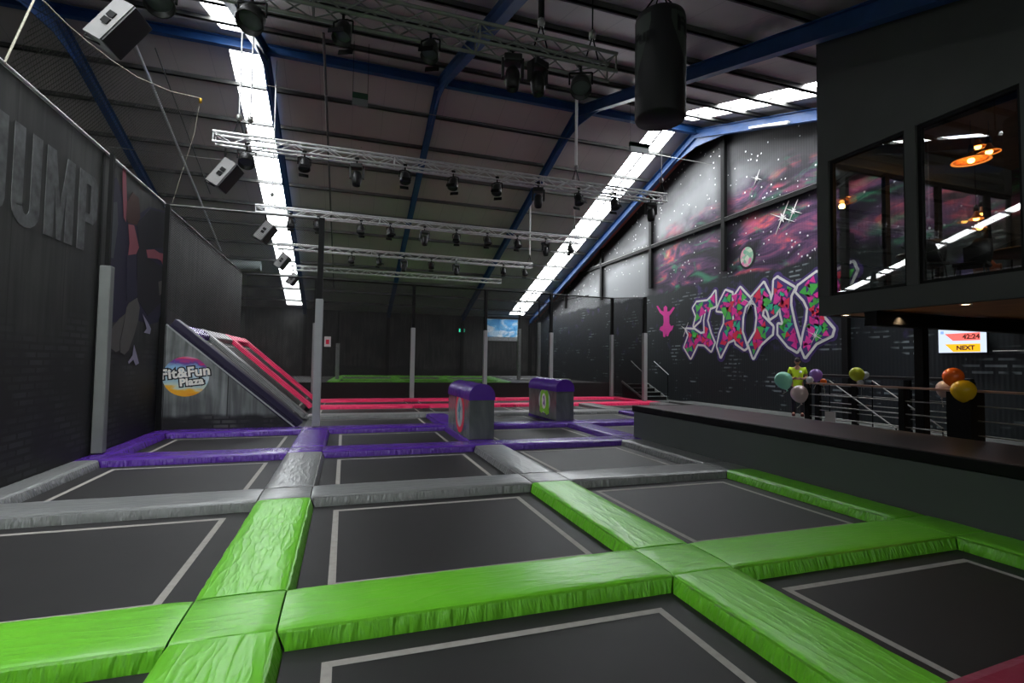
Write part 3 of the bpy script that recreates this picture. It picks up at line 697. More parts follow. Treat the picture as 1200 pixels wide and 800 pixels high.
# ------------------------------------------------------------------ arched blocks
def block(x,y0,lab,ring,hgt=1.12,Lb=2.1):
    t=thing('arched_block',lab,'block',(x,y0,.10),0,'arched foam blocks')
    w=.26; hs=hgt-w*.92
    MB().cbox((-w,0,0),(w,Lb,hs),.015).build('body','ramppanel2',t)
    mb=MB(); K=14; prof=[( -(w+.012)*math.cos(math.pi*i/K),hs-.03+ (w+.012)*.95*math.sin(math.pi*i/K)) for i in range(K+1)]
    prof=[(-(w+.012),hs-.10)]+prof+[((w+.012),hs-.10)]
    m=len(prof); vs=[]
    NL=16
    for q in range(NL+1):
        yq=-.012+(Lb+.024)*q/NL
        for (a,b_) in prof:
            k=1+.006*noise.noise(Vector((a*7,yq*9,b_*7)))
            vs.append((a*k,yq,b_*k))
    mb.add(vs,[(q*m+i,(q+1)*m+i,(q+1)*m+i+1,q*m+i+1) for q in range(NL) for i in range(m-1)],0,True)
    mb.add(vs[:m],[list(range(m))]); mb.add(vs[-m:],[list(range(m))[::-1]])
    mb.build('padded_top','purple',t)
    # round emblem on the long side
    yc,zc=Lb*.40,.47
    def ell(ry,rz,d,mt,nm): MB().sheet([(-w-.002-d,yc+ry*math.cos(a*math.pi/16),zc+rz*math.sin(a*math.pi/16)) for a in range(32)],(-1,0,0),.003).build(nm,mt,t)
    if ring=='red':
        ell(.42,.43,0,'ring_red','emblem_ring'); ell(.28,.31,.004,'ring_pale','emblem_field')
        MB().sheet([(-w-.010,yc+a,zc+b) for a,b in [(-.10,-.25),(-.02,-.02),(-.12,.10),(-.05,.14),(.02,.24),(.07,.12),(.13,.02),(.05,-.02),(.09,-.24),(.03,-.1)]],(-1,0,0),.003).build('emblem_figure','ring_teal',t)
    else:
        ell(.42,.34,0,'ring_pale','emblem_halo'); 
        MB().sheet([(-w-.006,yc+a,zc+b) for a,b in [(-.36,-.32),(-.30,.22),(-.2,.33),(-.05,.25),(.1,.34),(.26,.24),(.34,-.3),(.2,-.36),(.05,-.28),(-.2,-.38)]],(-1,0,0),.003).build('emblem_splash','ring_green',t)
        ell(.17,.22,.012,'label_white','emblem_field')
        MB().sheet([(-w-.018,yc+a,zc+b) for a,b in [(-.10,-.15),(-.03,.16),(.06,.12),(.0,.02),(.10,-.16),(.02,-.08)]],(-1,0,0),.003).build('emblem_figure','ring_violet',t)
    return t
def sheen(N,L):
    g=G(N,L); b=N['Principled BSDF']; O=g.tc.outputs['Object']
    n=g.noise(g.map(O,sc=(1,1,.4)),3.,5,.8); c=g.mix(n,(.035,.042,.04),(.20,.215,.215)); L.new(c,b.inputs['Base Color']); b.inputs['Roughness'].default_value=.2
    bp=g.n('ShaderNodeBump',{'Height':g.noise(g.map(O,sc=(1,1.4,.5)),3.5,3,.8),'Strength':.35,'Distance':.03}); L.new(bp.outputs[0],b.inputs['Normal'])
M['ramppanel2']=ramp_mat('grey_printed_vinyl',sheen)
M['ring_pale']=mat('ring_pale',(.45,.50,.50),.5,var=.3,vscale=6); M['ring_teal']=mat('ring_teal',(.03,.22,.30),.5,var=.1)
block(2.62,9.78,'grey block with purple arched top and red ring emblem, the left of two','red')
block(5.66,12.5,'grey block with purple arched top and green emblem, the right of two','green')
# ------------------------------------------------------------------ platform on the right
PX=5.89; PZ=.756
struct('wall_platform',MB().box((PX,Y0+.2,FLOORZ),(PX+.15,9.45,PZ-.125)),'face')
t=thing('deck','dark brown glossy deck on top of the grey platform wall','deck',(PX,9.5,0))
MB().box((.05,-12,PZ-.045),(1.62,-.02,PZ)).build('deck_boards','deck',t)
MB().cbox((-.005,-12,PZ-.12),(.07,.03,PZ+.004),.015).box((.07,-.03,PZ-.12),(1.62,.03,PZ+.002)).build('nosing','black',t)
struct('floor_platform',MB().box((PX+.16,Y0+.2,FLOORZ),(PX+1.60,9.42,PZ-.125)),'face')
MB().box((PX+1.66,Y0+.2,FLOORZ),(X1,9.42,.16)).box((12.6,9.42,FLOORZ),(X1,17.6,.16)).build('floor_upper','carpet',kind='structure')
MB().box((12.6,17.6,FLOORZ),(X1,21.0,.10)).build('floor_passage','carpet',kind='structure')
# little staircase beside the cage
t=thing('staircase','small black stairs with pale step edges against the mural wall','stairs',(12.95,19.0,0))
for k in range(4):
    MB().box((-.62,k*.45,.10),(.55,k*.45+.45,.12+.16*(k+1)-.03)).build('step','black',t)
    MB().box((-.62,k*.45-.02,.12+.16*(k+1)-.03),(.55,k*.45+.06,.12+.16*(k+1))).build('step_edge','pale_step',t)
MB().bar((.56,-.05,.14),(.56,1.8,.84),.05,.09).build('stringer','pale_step',t)
MB().bar((-.64,-.05,.14),(-.64,1.8,.84),.05,.09).build('stringer','pale_step',t)
MB().tube((.56,-.1,1.22),(.56,1.0,1.80),.014).build('handrail','alu',t)
MB().tube((.56,-.05,.14),(.56,-.05,1.22),.02).build('rail_post','black',t)
MB().tube((-.64,-.1,1.22),(-.64,1.0,1.80),.014).build('handrail','alu',t)
MB().tube((-.64,-.05,.14),(-.64,-.05,1.22),.02).build('rail_post','black',t)
# ------------------------------------------------------------------ railings, balloons
def q8(px,py,x): return at(px,py,0,x)
t=thing('railing','near black railing with pale wooden handrail on the platform','railing',(9,0,.16))
ya,yb=at(946,448,0,9).y,1.5; zr=1.33-.16
MB().cbox((-.035,yb,zr-.035),(.035,ya,zr),.01).build('handrail','wood',t)
for k in range(4):
    z=zr-.24-.22*k; MB().tube((0,yb,z),(0,ya-.03,z),.011,6).build('cross_bar','wire',t)
for pxx in (947,1058,1131):
    y=at(pxx,470,0,9).y; w=.045 if pxx!=1131 else .16
    MB().box((-w,y-w,0),(w,y+w,zr-.035)).build('post','black',t)
MB().box((-.04,yb+.1,0),(.04,yb+.18,zr-.035)).build('post','black',t)
MB().box((-.045,at(964,465,0,8.9).y-.0,.36),(-.035,at(976,465,0,8.9).y*1.0+.0,.62)).build('paper_notice','paper',t)
t=thing('railing','far black railing with thick top rail, behind the near one','railing',(10.9,0,.16))
ya,yb=at(957,440,0,10.9).y,at(1140,448,0,10.9).y; zr=at(957,440,0,10.9).z-.16
MB().cbox((-.05,yb,zr-.03),(.05,ya,zr+.03),.01).build('handrail','softblack',t)
MB().box((-.045,yb+.02,zr+.031),(.045,ya-.02,zr+.040)).build('rail_cap','wire',t)
for k in range(5):
    z=zr-.22-.2*k; MB().tube((0,yb,z),(0,ya,z),.010,6).build('cross_bar','wire',t)
for f in (.01,.3,.65,.99):
    y=ya+(yb-ya)*f; MB().box((-.05,y-.05,0),(.05,y+.05,zr-.03)).build('post','black',t)
for (a,b,l) in (((972,446),(1050,502),'left'),((1022,446),(1105,502),'right')):
    p,q=at(*a,0,10.2),at(*b,0,9.6)
    t=thing('stair_handrail','slanting pale handrail crossing the railings, the %s of two'%l,'handrail',(0,0,0),0,'slanting handrails')
    MB().tube(p,q,.013).build('rail_tube','wire',t)
    MB().tube((p.x,p.y,.16),p,.012).build('rail_post','black',t)
    q2=q.copy(); MB().tube((q.x,q.y,.16),q,.012).build('rail_post','black',t)
def balloon(px,py,r,x,mt,lab):
    c=at(px,py,0,x); t=thing('balloon',lab,'balloon',tuple(c),random.random()*3,'party balloons')
    prof=[(0,1.0)]+[(math.sin(a)*(1 if a<1.6 else 1-.06*(a-1.6)),math.cos(a)*(1 if a<1.6 else 1+.16*(a-1.6))) for a in [i*math.pi/14 for i in range(1,14)]]+[(.03,-1.27)]
    T=Matrix.Rotation(R(random.uniform(-25,25)),4,'X')
    MB().lathe([(p*r,z*r) for p,z in prof],T,22).build('skin',mt,t)
    MB().tube(T@Vector((0,0,-1.4*r)),(.05,0,-max(.3,c.z-1.28)),.004,5).build('string','rope',t)
    MB().lathe([(0,-1.25*r),(.05*r,-1.27*r),(.13*r,-1.42*r),(0,-1.40*r)],T,10).build('knot',mt,t)
balloon(918,445,.175,8.9,'b_mint','mint green balloon at the left end of the near railing')
balloon(937,461,.17,8.9,'b_pearl','pearly pink balloon below the mint one')
balloon(956,439,.125,9.4,'b_purple','lilac balloon on the railing beside the person')
balloon(949,445,.07,9.0,'b_white','small white balloon behind the end of the wooden handrail')
balloon(965,447,.06,9.3,'b_orange','tiny orange balloon just right of the lilac one')
balloon(1004,438,.135,9.9,'b_lime','lime yellow balloon above the far railing')
balloon(1014,439,.07,10.1,'b_white','small white balloon touching the lime yellow one')
balloon(1008,448,.06,9.9,'b_white','small white balloon hanging below the lime yellow one')
balloon(1117,441,.135,8.9,'b_orange','bright orange balloon at the right of the railing')
balloon(1129,457,.155,8.85,'b_yellow','golden yellow balloon below the orange one')
balloon(1108,455,.13,9.3,'b_pearl','pale pearl balloon half behind the handrail, left of the yellow one')
# ------------------------------------------------------------------ mezzanine box
MX=8.25; MY=7.0
mz0=2.58; wb=2.92; wt=5.38
def rz_(y): return roofz(y)+.3
struct('wall_mezzanine_upper',MB().sheet([(MX,Y0+.1,wt),(MX,MY,wt),(MX,MY,rz_(MY)),(MX,Y0+.1,rz_(Y0+.1))],(1,0,0),.15),'mezz')
struct('wall_mezzanine_lower',MB().box((MX,Y0+.1,mz0),(MX+.15,MY,wb)),'mezz')
struct('wall_mezzanine_side',MB().sheet([(MX+.15,MY,wt+.05),(X1,MY,wt+.05),(X1,MY,rz_(MY)),(MX+.15,MY,rz_(MY))],(0,-1,0),.12).box((MX+.15,MY-.12,mz0),(X1,MY,wb)),'mezz')
struct('ceiling_mezzanine_soffit',MB().box((MX+.15,Y0+.1,mz0+.02),(X1,MY-.12,mz0+.08)),'soffit')
struct('floor_mezzanine',MB().box((MX+.15,Y0+.1,mz0+.09),(X1,MY-.12,wb-.02)),'concrete')
struct('ceiling_mezzanine',MB().box((MX+.15,Y0+.1,6.0),(X1,MY-.12,6.1)),'brownceil')
wn=20
def window(pts_frame,nm): pass
y_a=at(972,260,0,MX).y; y_b=at(1062,250,0,MX).y; y_c=at(1075,250,0,MX).y; y_d=at(1199,220,0,MX).y
struct('trim_91',MB().box((MX-.02,y_a,wb),(MX+.15,MY,wt)),'mezz')
struct('trim_92',MB().box((MX-.02,y_c,wb),(MX+.15,y_b,wt)),'mezz')
struct('trim_93',MB().box((MX-.02,y_d-.22,wb),(MX+.15,y_d,wt)),'mezz')
for k,(a,b) in enumerate(((y_b,y_a),(y_d,y_c),(1.9,y_d-.22),(Y0+.3,1.7))):
    f=MB(); e=.05
    f.box((MX+.03,a,wb),(MX+.11,b,wb+e)).box((MX+.03,a,wt-e),(MX+.11,b,wt)).box((MX+.03,a,wb+e),(MX+.11,a+e,wt-e)).box((MX+.03,b-e,wb+e),(MX+.11,b,wt-e))
    o=f.build('window_%d'%(wn+k),'black',kind='structure')
    MB().box((MX+.065,a+e,wb+e),(MX+.075,b-e,wt-e)).build('pane','glass',o)
# side glazing towards the mural
xsd=[MX+.15,9.93,11.42,12.95,X1]
for k,(a,b) in enumerate(zip(xsd,xsd[1:])):
    f=MB(); e=.06
    f.box((a,MY-.1,wb),(b,MY-.02,wb+e)).box((a,MY-.1,wt-.02),(b,MY-.02,wt+.05)).box((a,MY-.1,wb+e),(a+e,MY-.02,wt)).box((b-e,MY-.1,wb+e),(b,MY-.02,wt))
    o=f.build('window_%d'%(wn+10+k),'black',kind='structure')
    MB().box((a+e,MY-.065,wb+e),(b-e,MY-.055,wt-.02)).build('pane','glass',o)
# beam and column below
tag(MB().box((8.27,6.03,2.36),(X1-.15,6.05,2.56)).box((8.27,5.95,2.34),(X1-.15,6.17,2.37)).box((8.27,5.95,2.55),(X1-.15,6.17,2.575)).box((8.27,5.96,2.36),(8.29,6.16,2.56)).build('support_beam','black'),'black steel beam under the upstairs room','beam')
t=thing('support_column','black steel column under the upstairs room, behind the railing','column',(9.47,6.06,.16))
MB().cbox((-.075,-.075,0.02),(.075,.075,2.18),.01).build('shaft','black',t); MB().box((-.14,-.14,0),(.14,.14,.02)).build('base_plate','black',t)
for px,py,l in ((985,369,'at the left corner'),(1122,356,'above the wall screen')):
    c=at(px,py,2,mz0+.0); c.x=max(c.x,MX+.3)
    t=thing('downlight','small round recessed downlight under the upstairs room, %s'%l,'light',(c.x,c.y,mz0-.004),0,'recessed downlights')
    MB().lathe([(.075,0),(.075,.02),(.055,.02),(.055,0),(.075,0)],None,20).build('ring','white',t)
    MB().lathe([(0,.006),(.055,.006),(.055,.018),(0,.018)],None,20).build('lens','downlight',t)
# upstairs furniture
FZ=wb-.02
def cafe_table(x,y,r,lab):
    t=thing('cafe_table',lab,'table',(x,y,FZ),0,'tables upstairs')
    MB().lathe([(0,.72),(r,.72),(r+.01,.735),(r,.75),(0,.75)],None,32).build('tabletop','tabletop',t)
    MB().lathe([(0,.02),(.035,.03),(.03,.72),(0,.72)],None,12).build('column','chairblack',t)
    MB().lathe([(0,0),(.26,0),(.25,.02),(0,.03)],None,20).build('foot','chairblack',t)
def chair(x,y,rz,lab,cush='chairblack'):
    t=thing('cafe_chair',lab,'chair',(x,y,FZ),rz,'chairs upstairs')
    MB().cbox((-.22,-.22,.42),(.22,.22,.48),.02).build('seat',cush,t)
    mb=MB(); K=12; vs=[]
    for i in range(K+1):
        a=R(200)+R(140)*0+R(-20)+R(0); t_=math.pi*(1.15*i/K-.075)
        for rr_,zz_ in ((.24,.48),(.27,.66),(.26,.84),(.22,.84),(.23,.66),(.21,.48)):
            vs.append((rr_*math.cos(t_),rr_*math.sin(t_)*1.0,zz_-(0 if .15<i/K<.85 else .12*(zz_>.7))))
    m=6
    mb.add(vs,[(i*m+j,(i+1)*m+j,(i+1)*m+(j+1)%m,i*m+(j+1)%m) for i in range(K) for j in range(m)],0,True)
    mb.add(vs[:m],[list(range(m))]).add(vs[-m:],[list(range(m))[::-1]]).build('backrest',cush,t)
    for sx in (-1,1):
        for sy in (-1,1): MB().tube((sx*.17,sy*.17,.43),(sx*.21,sy*.21,0),.014,8).build('leg','chairblack',t)
cafe_table(10.9,5.25,.62,'round table upstairs seen through the right window pane')
cafe_table(9.55,6.1,.34,'small round table upstairs behind the window mullion')
chair(9.75,5.45,R(200),'black round backed chair upstairs right of the window mullion')
chair(9.15,5.75,R(150),'black chair upstairs half hidden by the window mullion')
chair(9.35,4.25,R(30),'black cushioned chair at the right edge of the upstairs window')
chair(11.3,6.0,R(10),'brown cushioned chair upstairs beyond the round table','cushion')
p=Vector((11.2,4.98,FZ+.752))
t=thing('menu_stand','brown menu board standing on the round upstairs table','menu',tuple(p),R(40))
MB().box((-.12,-.01,0),(.12,.01,.26),T=Matrix.Rotation(R(-14),4,'X')).build('board','cushion',t); MB().box((-.1,.0,0),(.1,.10,.012)).build('foot','cushion',t)
def pendant(px,py,x,r,lab,zc=6.0):
    c=at(px,py,0,x); t=thing('pendant_lamp',lab,'lamp',(c.x,c.y,c.z),0,'copper pendant lamps')
    MB().lathe([(.02,.16),(.03,.14),(.05,.10),(r*.45,.07),(r,.0),(r*.98,-.01),(r*.42,.055),(.0,.08)],None,28).build('shade','copper',t)
    MB().lathe([(r*.90,.008),(r*1.0,-.002),(r*1.02,-.014),(r*.97,-.018),(r*.88,-.004),(r*.90,.008)],None,28).build('glowing_rim','shadeglow',t)
    MB().lathe([(0,.045),(.04,.03),(.055,0),(.04,-.035),(0,-.05)],None,14).build('bulb','bulb',t)
    MB().lathe([(0,.30),(.03,.28),(.05,.16),(0,.15)],None,12).build('socket','chairblack',t)
    MB().tube((0,0,.29),(0,0,zc-c.z),.006,6).build('cord','chairblack',t)
pendant(1138,188,10.3,.27,'wide copper pendant lamp upstairs, lowest of the front lamps')
pendant(1159,178,10.6,.16,'small glowing pendant lamp just right of the wide copper one')
pendant(1146,172,11.2,.13,'small copper pendant lamp above the wide one')
for (px,py,l) in ((1150,250,'topmost'),(1144,256,'middle'),(1148,267,'lowest')):
    pendant(px,py,{'topmost':13.2,'middle':12.4,'lowest':12.85}[l],.12,'tiny orange pendant lamp deep inside the upstairs room, %s of three'%l)
# ------------------------------------------------------------------ wall screen
c=at(1128,399,0,X1-.12); a=at(1100,399,0,X1-.12); b=at(1156,399,0,X1-.12)
w2=abs(a.y-b.y)/2; h2=w2*.58
t=thing('wall_screen','lit screen on the dark wall showing a timer and the word NEXT','screen',(X1-.15,c.y,c.z))
MB().cbox((0,-w2-.015,-h2-.015),(.06,w2+.015,h2+.015),.008).build('casing','softblack',t)
MB().box((.06,-.12,-.12),(.15,.12,.12)).build('wall_bracket','black',t)
MB().box((-.004,-w2,-h2),(.0,w2,h2)).build('display','scr_white',t)
def sc(u,v): return (-.006,w2-u*2*w2,h2-v*2*h2)   # u,v 0..1 from the upper left
MB().sheet([sc(.14,.20),sc(.88,.18),sc(.88,.50),sc(.32,.50)],(-1,0,0),.002).build('timer_bar','scr_red',t)
MB().sheet([sc(.14,.64),sc(.88,.64),sc(.88,.97),sc(.32,.97)],(-1,0,0),.002).build('next_bar','scr_yellow',t)
MB().sheet([sc(.05,.08),sc(.12,.08),sc(.12,.20),sc(.05,.20)],(-1,0,0),.002).build('screen_icon','scr_blue',t)
text('42:24',.26*h2*2.1,plane_T(Vector(sc(.70,.35))+Vector((-.006,0,0)),(0,-1,0),(0,0,1)),'scr_ink',t,'timer_digits',off=.006)
text('NEXT',.24*h2*2.1,plane_T(Vector(sc(.58,.81))+Vector((-.006,0,0)),(0,-1,0),(0,0,1)),'scr_ink',t,'next_word',off=.006)
tag(MB().tube((X1-.03,c.y-w2-.05,c.z-.25),(X1-.03,c.y-3.5,c.z-.25),.015).build('conduit','white'),'thin white pipe on the wall right of the screen','pipe')
# ------------------------------------------------------------------ graffiti on the mural wall
def mp(px,py,d=0): p=at(px,py,0,X1); return Vector((X1-d,p.y,p.z))
def m3(cx,cy): return (780+.1838*cx,280+.1838*cy)
J=[(178,440),(200,405),(268,396),(295,370),(318,335),(322,425),(284,440),(266,520),(288,600),(312,660),(292,712),(250,672),(205,668),(162,758),(122,690),(150,610),(132,575),(186,578),(225,605),(252,600),(250,520),(262,448),(236,460),(220,520),(182,556),(198,492)]
U_=[(330,455),(350,400),(385,330),(425,345),(428,560),(438,560),(438,372),(478,312),(545,385),(508,430),(492,500),(488,590),(520,690),(505,702),(452,664),(446,634),(400,655),(354,748),(332,682),(350,600),(376,540),(380,462)]
M_=[(548,375),(628,282),(662,350),(674,405),(690,350),(695,262),(715,248),(822,312),(798,362),(796,420),(822,540),(862,680),(840,714),(785,682),(722,605),(722,545),(758,552),(740,480),(728,395),(705,480),(668,505),(652,450),(624,430),(617,490),(685,560),(680,605),(605,672),(562,757),(532,668),(578,590),(588,500),(578,420)]
P_=[(838,335),(850,300),(900,262),(965,215),(1075,212),(1197,150),(1218,200),(1190,260),(1160,330),(1080,430),(1000,492),(1070,575),(1060,612),(960,662),(893,748),(868,690),(885,600),(905,520),(912,440),(888,388)]
def offset(poly,d):
    P=[Vector(p) for p in poly]; n=len(P)
    ar=sum(P[i].x*P[(i+1)%n].y-P[(i+1)%n].x*P[i].y for i in range(n))
    sg=1 if ar>0 else -1; out=[]
    for i in range(n):
        a,b,c=P[i-1],P[i],P[(i+1)%n]
        e1=(b-a).normalized(); e2=(c-b).normalized()
        n1=Vector((e1.y,-e1.x))*sg; n2=Vector((e2.y,-e2.x))*sg
        m=(n1+n2); 
        if m.length<.3: m=(n1-e1*-1)
        m.normalize(); k=1/max(.45,m.dot(n1)); out.append(b+m*d*k)
    return out
def inside(p,poly):
    r=False; n=len(poly); x,y=p
    for i in range(n):
        x1,y1=poly[i]; x2,y2=poly[(i+1)%n]
        if (y1>y)!=(y2>y) and x<(x2-x1)*(y-y1)/(y2-y1)+x1: r=not r
    return r
t=thing('graffiti_word','huge pink and green JUMP graffiti with white outlines on the mural wall','graffiti',(X1,14,0),0)
def mw(poly): return [ (lambda q:(q.y-14,q.z))(mp(*m3(*p))) for p in poly]
cols=['p_pink','p_green','p_red','p_teal','p_hot','p_purple']
for k,(nm,poly) in enumerate((('letter_j',J),('letter_u',U_),('letter_m',M_),('letter_p',P_))):
    W=mw(poly); rnd=random.Random(31+k)
    def outline(wd,x,th,rv):
        ob=MB(); n_=len(W)
        for i in range(n_):
            p_,q_=Vector(W[i]),Vector(W[(i+1)%n_]); d_=(q_-p_).normalized(); m_=Vector((-d_.y,d_.x))*wd
            th=th+.00007
            ob.sheet([(x,v.x,v.y) for v in (p_-m_,q_-m_,q_+m_,p_+m_)],(-1,0,0),th); th=th+.00007
            rr=wd*(1.0+rv*math.sin(i*2.3)); ob.sheet([(x,p_.x+rr*math.cos(a_*math.pi/6),p_.y+rr*math.sin(a_*math.pi/6)) for a_ in range(12)],(-1,0,0),th)
        return ob
    outline(.16,-.001,.0015+.0005*k,.35).build('purple_halo','p_halo',t)
    outline(.085,-.012,.003,.1).build('white_outline','p_white',t)
    fill=MB().sheet([(-.018,a,b) for a,b in W],(-1,0,0),.003,5)
    ys=[a for a,b in W]; zs=[b for a,b in W]; cnt=0
    placed=[]
    for _ in range(6000):
        if cnt>=(70 if k>1 else 42): break
        cy,cz=rnd.uniform(min(ys),max(ys)),rnd.uniform(min(zs),max(zs))
        s_=rnd.uniform(.13,.30)
        if any((cy-a)**2+(cz-b)**2<(.62*(s_+q))**2*.55 for a,b,q in placed): continue
        a0=rnd.uniform(0,6.28); T3=[(cy+s_*math.cos(a0+d)*rnd.uniform(.7,1.1),cz+s_*math.sin(a0+d)*rnd.uniform(.8,1.2)) for d in (0,2.1,4.2)]
        if not all(inside(p,W) for p in T3) or not inside((cy,cz),W): continue
        placed.append((cy,cz,s_)); cnt+=1
        fill.sheet([(-.0215,a,b) for a,b in T3],(-1,0,0),.0015,rnd.choice([0,0,1,2,1,1,2,3,4,4]))
    fill.build(nm,cols,t)
def star(px,py,r,mb,d=.026):
    c=mp(px,py); pts=[]
    for i in range(16):
        a=i*math.pi/8; rr_=r*.75*(1 if i%4==0 else (.30 if i%4==2 else .09)); pts.append((X1-.001,c.y+rr_*math.cos(a+.5),c.z+rr_*math.sin(a+.5)))
    mb.sheet(pts,(-1,0,0),.028)
for (px,py,r,l) in ((917,255,.75,'large white painted star, right of two in the upper mural'),(930,247,.5,'white painted star close to the large one on the upper mural'),(880,355,.55,'white painted glint between the graffiti U and M'),(804,386,.45,'white painted glint left of the graffiti J'),(956,405-12,.5,'white painted glint at the foot of the graffiti P'),(887,209,.4,'white painted star on the grey upper cladding')):
    m_=MB(); star(px,py,r,m_); tag(m_.build('painted_star','p_white'),l,'star','painted stars on the mural')
# small dark round planet with speckled face
c=mp(876,301); t=thing('painted_planet','round green speckled planet painted with black rim on the mural','painting',(X1,c.y,c.z))
def pm(N,L):
    g=G(N,L); b=N['Principled BSDF']; n=g.n('ShaderNodeTexVoronoi',{'Vector':g.tc.outputs['Object'],'Scale':7.}).outputs['Color']
    sp=g.n('ShaderNodeSeparateColor',{0:n}).outputs[0]; c_=g.ramp(sp,[(.0,(.12,.45,.28)),(.5,(.4,.6,.42)),(.75,(.7,.75,.6)),(.9,(.75,.2,.4))]); L.new(c_,b.inputs['Base Color'])
M['planet']=ramp_mat('planet_paint',pm)
MB().sheet([(-.004,.40*math.cos(a*math.pi/16),.44*math.sin(a*math.pi/16)) for a in range(32)],(-1,0,0),.003).build('rim','label_black',t)
MB().sheet([(-.008,.03+.31*math.cos(a*math.pi/16),.01+.36*math.sin(a*math.pi/16)) for a in range(32)],(-1,0,0),.003).build('face','planet',t)
# pink leaping silhouette
sil=[(278,75),(284,72),(300,95),(312,100),(312,80),(320,72),(328,80),(328,100),(340,98),(356,78),(364,82),(348,108),(338,120),(338,155),(345,168),(358,165),(352,185),(340,196),(332,215),(325,216),(322,200),(318,220),(310,218),(308,195),(292,185),(296,172),(308,166),(312,150),(310,120),(294,106)]
W=[mp(700+a/4,340+b/4) for a,b in sil]
tag(MB().sheet([(X1-.001,w_.y,w_.z) for w_ in W],(-1,0,0),.01).build('painted_figure','p_hot'),'bright pink painted leaping figure left of the graffiti word','painting')
# ------------------------------------------------------------------ back of the hall
t=thing('rear_court','raised rear court with green edge pads behind the nets','trampoline court',(0,21.9,0))
zc=.76
MB().box((-3.6,0,FLOORZ),(12.5,.12,zc-.03)).build('court_wall','concrete',t)
MB().box((-3.6,.12,zc-.12),(12.5,9.2,zc-.06)).build('court_bed','mesh',t)
def gp(a,b,w,c='green',nm='edge_pad'):
    global seed
    seed+=1; a,b=Vector(a),Vector(b); o=pad_mesh((b-a).length,w,seed=seed,base=-.02,amp=.012).build(nm,c,t)
    o.location=(a.x,a.y,zc-.09); o.rotation_euler=(0,0,math.atan2(b.y-a.y,b.x-a.x)); return o
gp((-.6,.25,0),(7.2,.25,0),.3); gp((-.2,8.9,0),(8.6,8.9,0),.5); gp((-.5,.4,0),(-.2,8.6,0),.4); gp((7.1,.45,0),(8.4,8.6,0),.5)
gp((-.1,3.1,0),(7.4,3.1,0),.45); gp((-.1,6.0,0),(8.,6.0,0),.45,'grey'); gp((2.4,.5,0),(2.6,8.6,0),.4); gp((5.0,.5,0),(5.2,8.6,0),.4)
gp((8.6,8.9,0),(12.2,8.9,0),.5,'grey'); gp((8.6,4.5,0),(12.2,4.5,0),.5,'grey')
p=at(588,386,1,Y1-.1); a=at(570,386,1,Y1-.1); b=at(607,386,1,Y1-.1)
t=thing('lightbox','blue and white lit picture panel on the far back wall','picture',(p.x,Y1-.1,p.z))
hw_=(b.x-a.x)/2
MB().box((-hw_,-.02,-.55),(hw_,.0,.75)).build('picture','poster',t); MB().box((-hw_-.05,0,-.85),(hw_+.05,.1,.8)).build('casing','greypad',t)
c=at(541,387,1,Y1-.1); t=thing('exit_sign','tiny lit green exit sign on the far back wall','sign',(c.x,Y1-.1,c.z))
MB().box((-.22,0,-.14),(.22,.1,.14)).build('casing','softblack',t); MB().box((-.2,-.01,-.12),(.2,0,.12)).build('lit_face','exit_green',t)
MB().sheet([(a,-.014,b) for a,b in ((-.12,-.1),(-.06,-.02),(-.09,.05),(-.02,.09),(.06,.03),(.02,.0),(.07,-.1),(.01,-.05))],(0,-1,0),.003).build('pictogram','exit_white',t)
for (px_,pt_,pb_,y,l) in ((395,436,402,24.5,'short grey padded post at the left of the rear court'),(608,445,385,26.,'dark grey padded post at the rear court below the blue picture'),(631,445,378,24.8,'dark grey padded post behind the right arched block, in the rear cage')):
    c=at(px_,436,1,y); zt_=at(px_,pb_,1,y).z; post(c.x,y,at(px_,365 if px_==395 else 352,1,y).z,zt_,l,z0=zc-.05,r=.03,mt='greypad')
a=at(632,357,1,24.8); b=at(690,346,1,22.5); rail(a,b,'sloping black rail of the rear cage in front of the skylight')
a2=at(570,368,1,30.); rail(a2,at(632,370,1,30.),'thin black rail in front of the blue picture')
c=at(380,400,1,21.1); t=thing('wall_notice','small white notice hung on the net beside the tall left post','notice',(c.x+.12,21.12,c.z))
MB().box((-.12,0,-.2),(.12,.02,.2)).build('sheet','paper',t); MB().box((-.06,-.004,-.1),(.06,0,.08)).build('printed_block','ring_red',t)
# ventilation duct
a,b=at(272,301,1,33),at(322,311,1,33)
mb=MB(); L_=10.
T=Matrix.Translation((-8.8,33,7.3-.9))@Matrix.Rotation(R(90),4,'Y')
mb.lathe([(.26+(.012 if i%2 else 0),i*.08) for i in range(62)],Matrix.Translation((-7.9,33.,a.z-.15-1.7))@Matrix.Rotation(R(90),4,'Y'),20)
# (kept below the roof plane)
dz=roofz(33)-.15-.3
mb=MB(); mb.lathe([(.25+(.012 if i%2 else 0),i*.08) for i in range(60)],Matrix.Translation((-9.1,29.5,roofz(29.5)-.1))@Matrix.Rotation(R(90),4,'Y'),20)
tag(mb.build('air_duct','duct'),'ribbed silver duct under the roof at far left','duct')
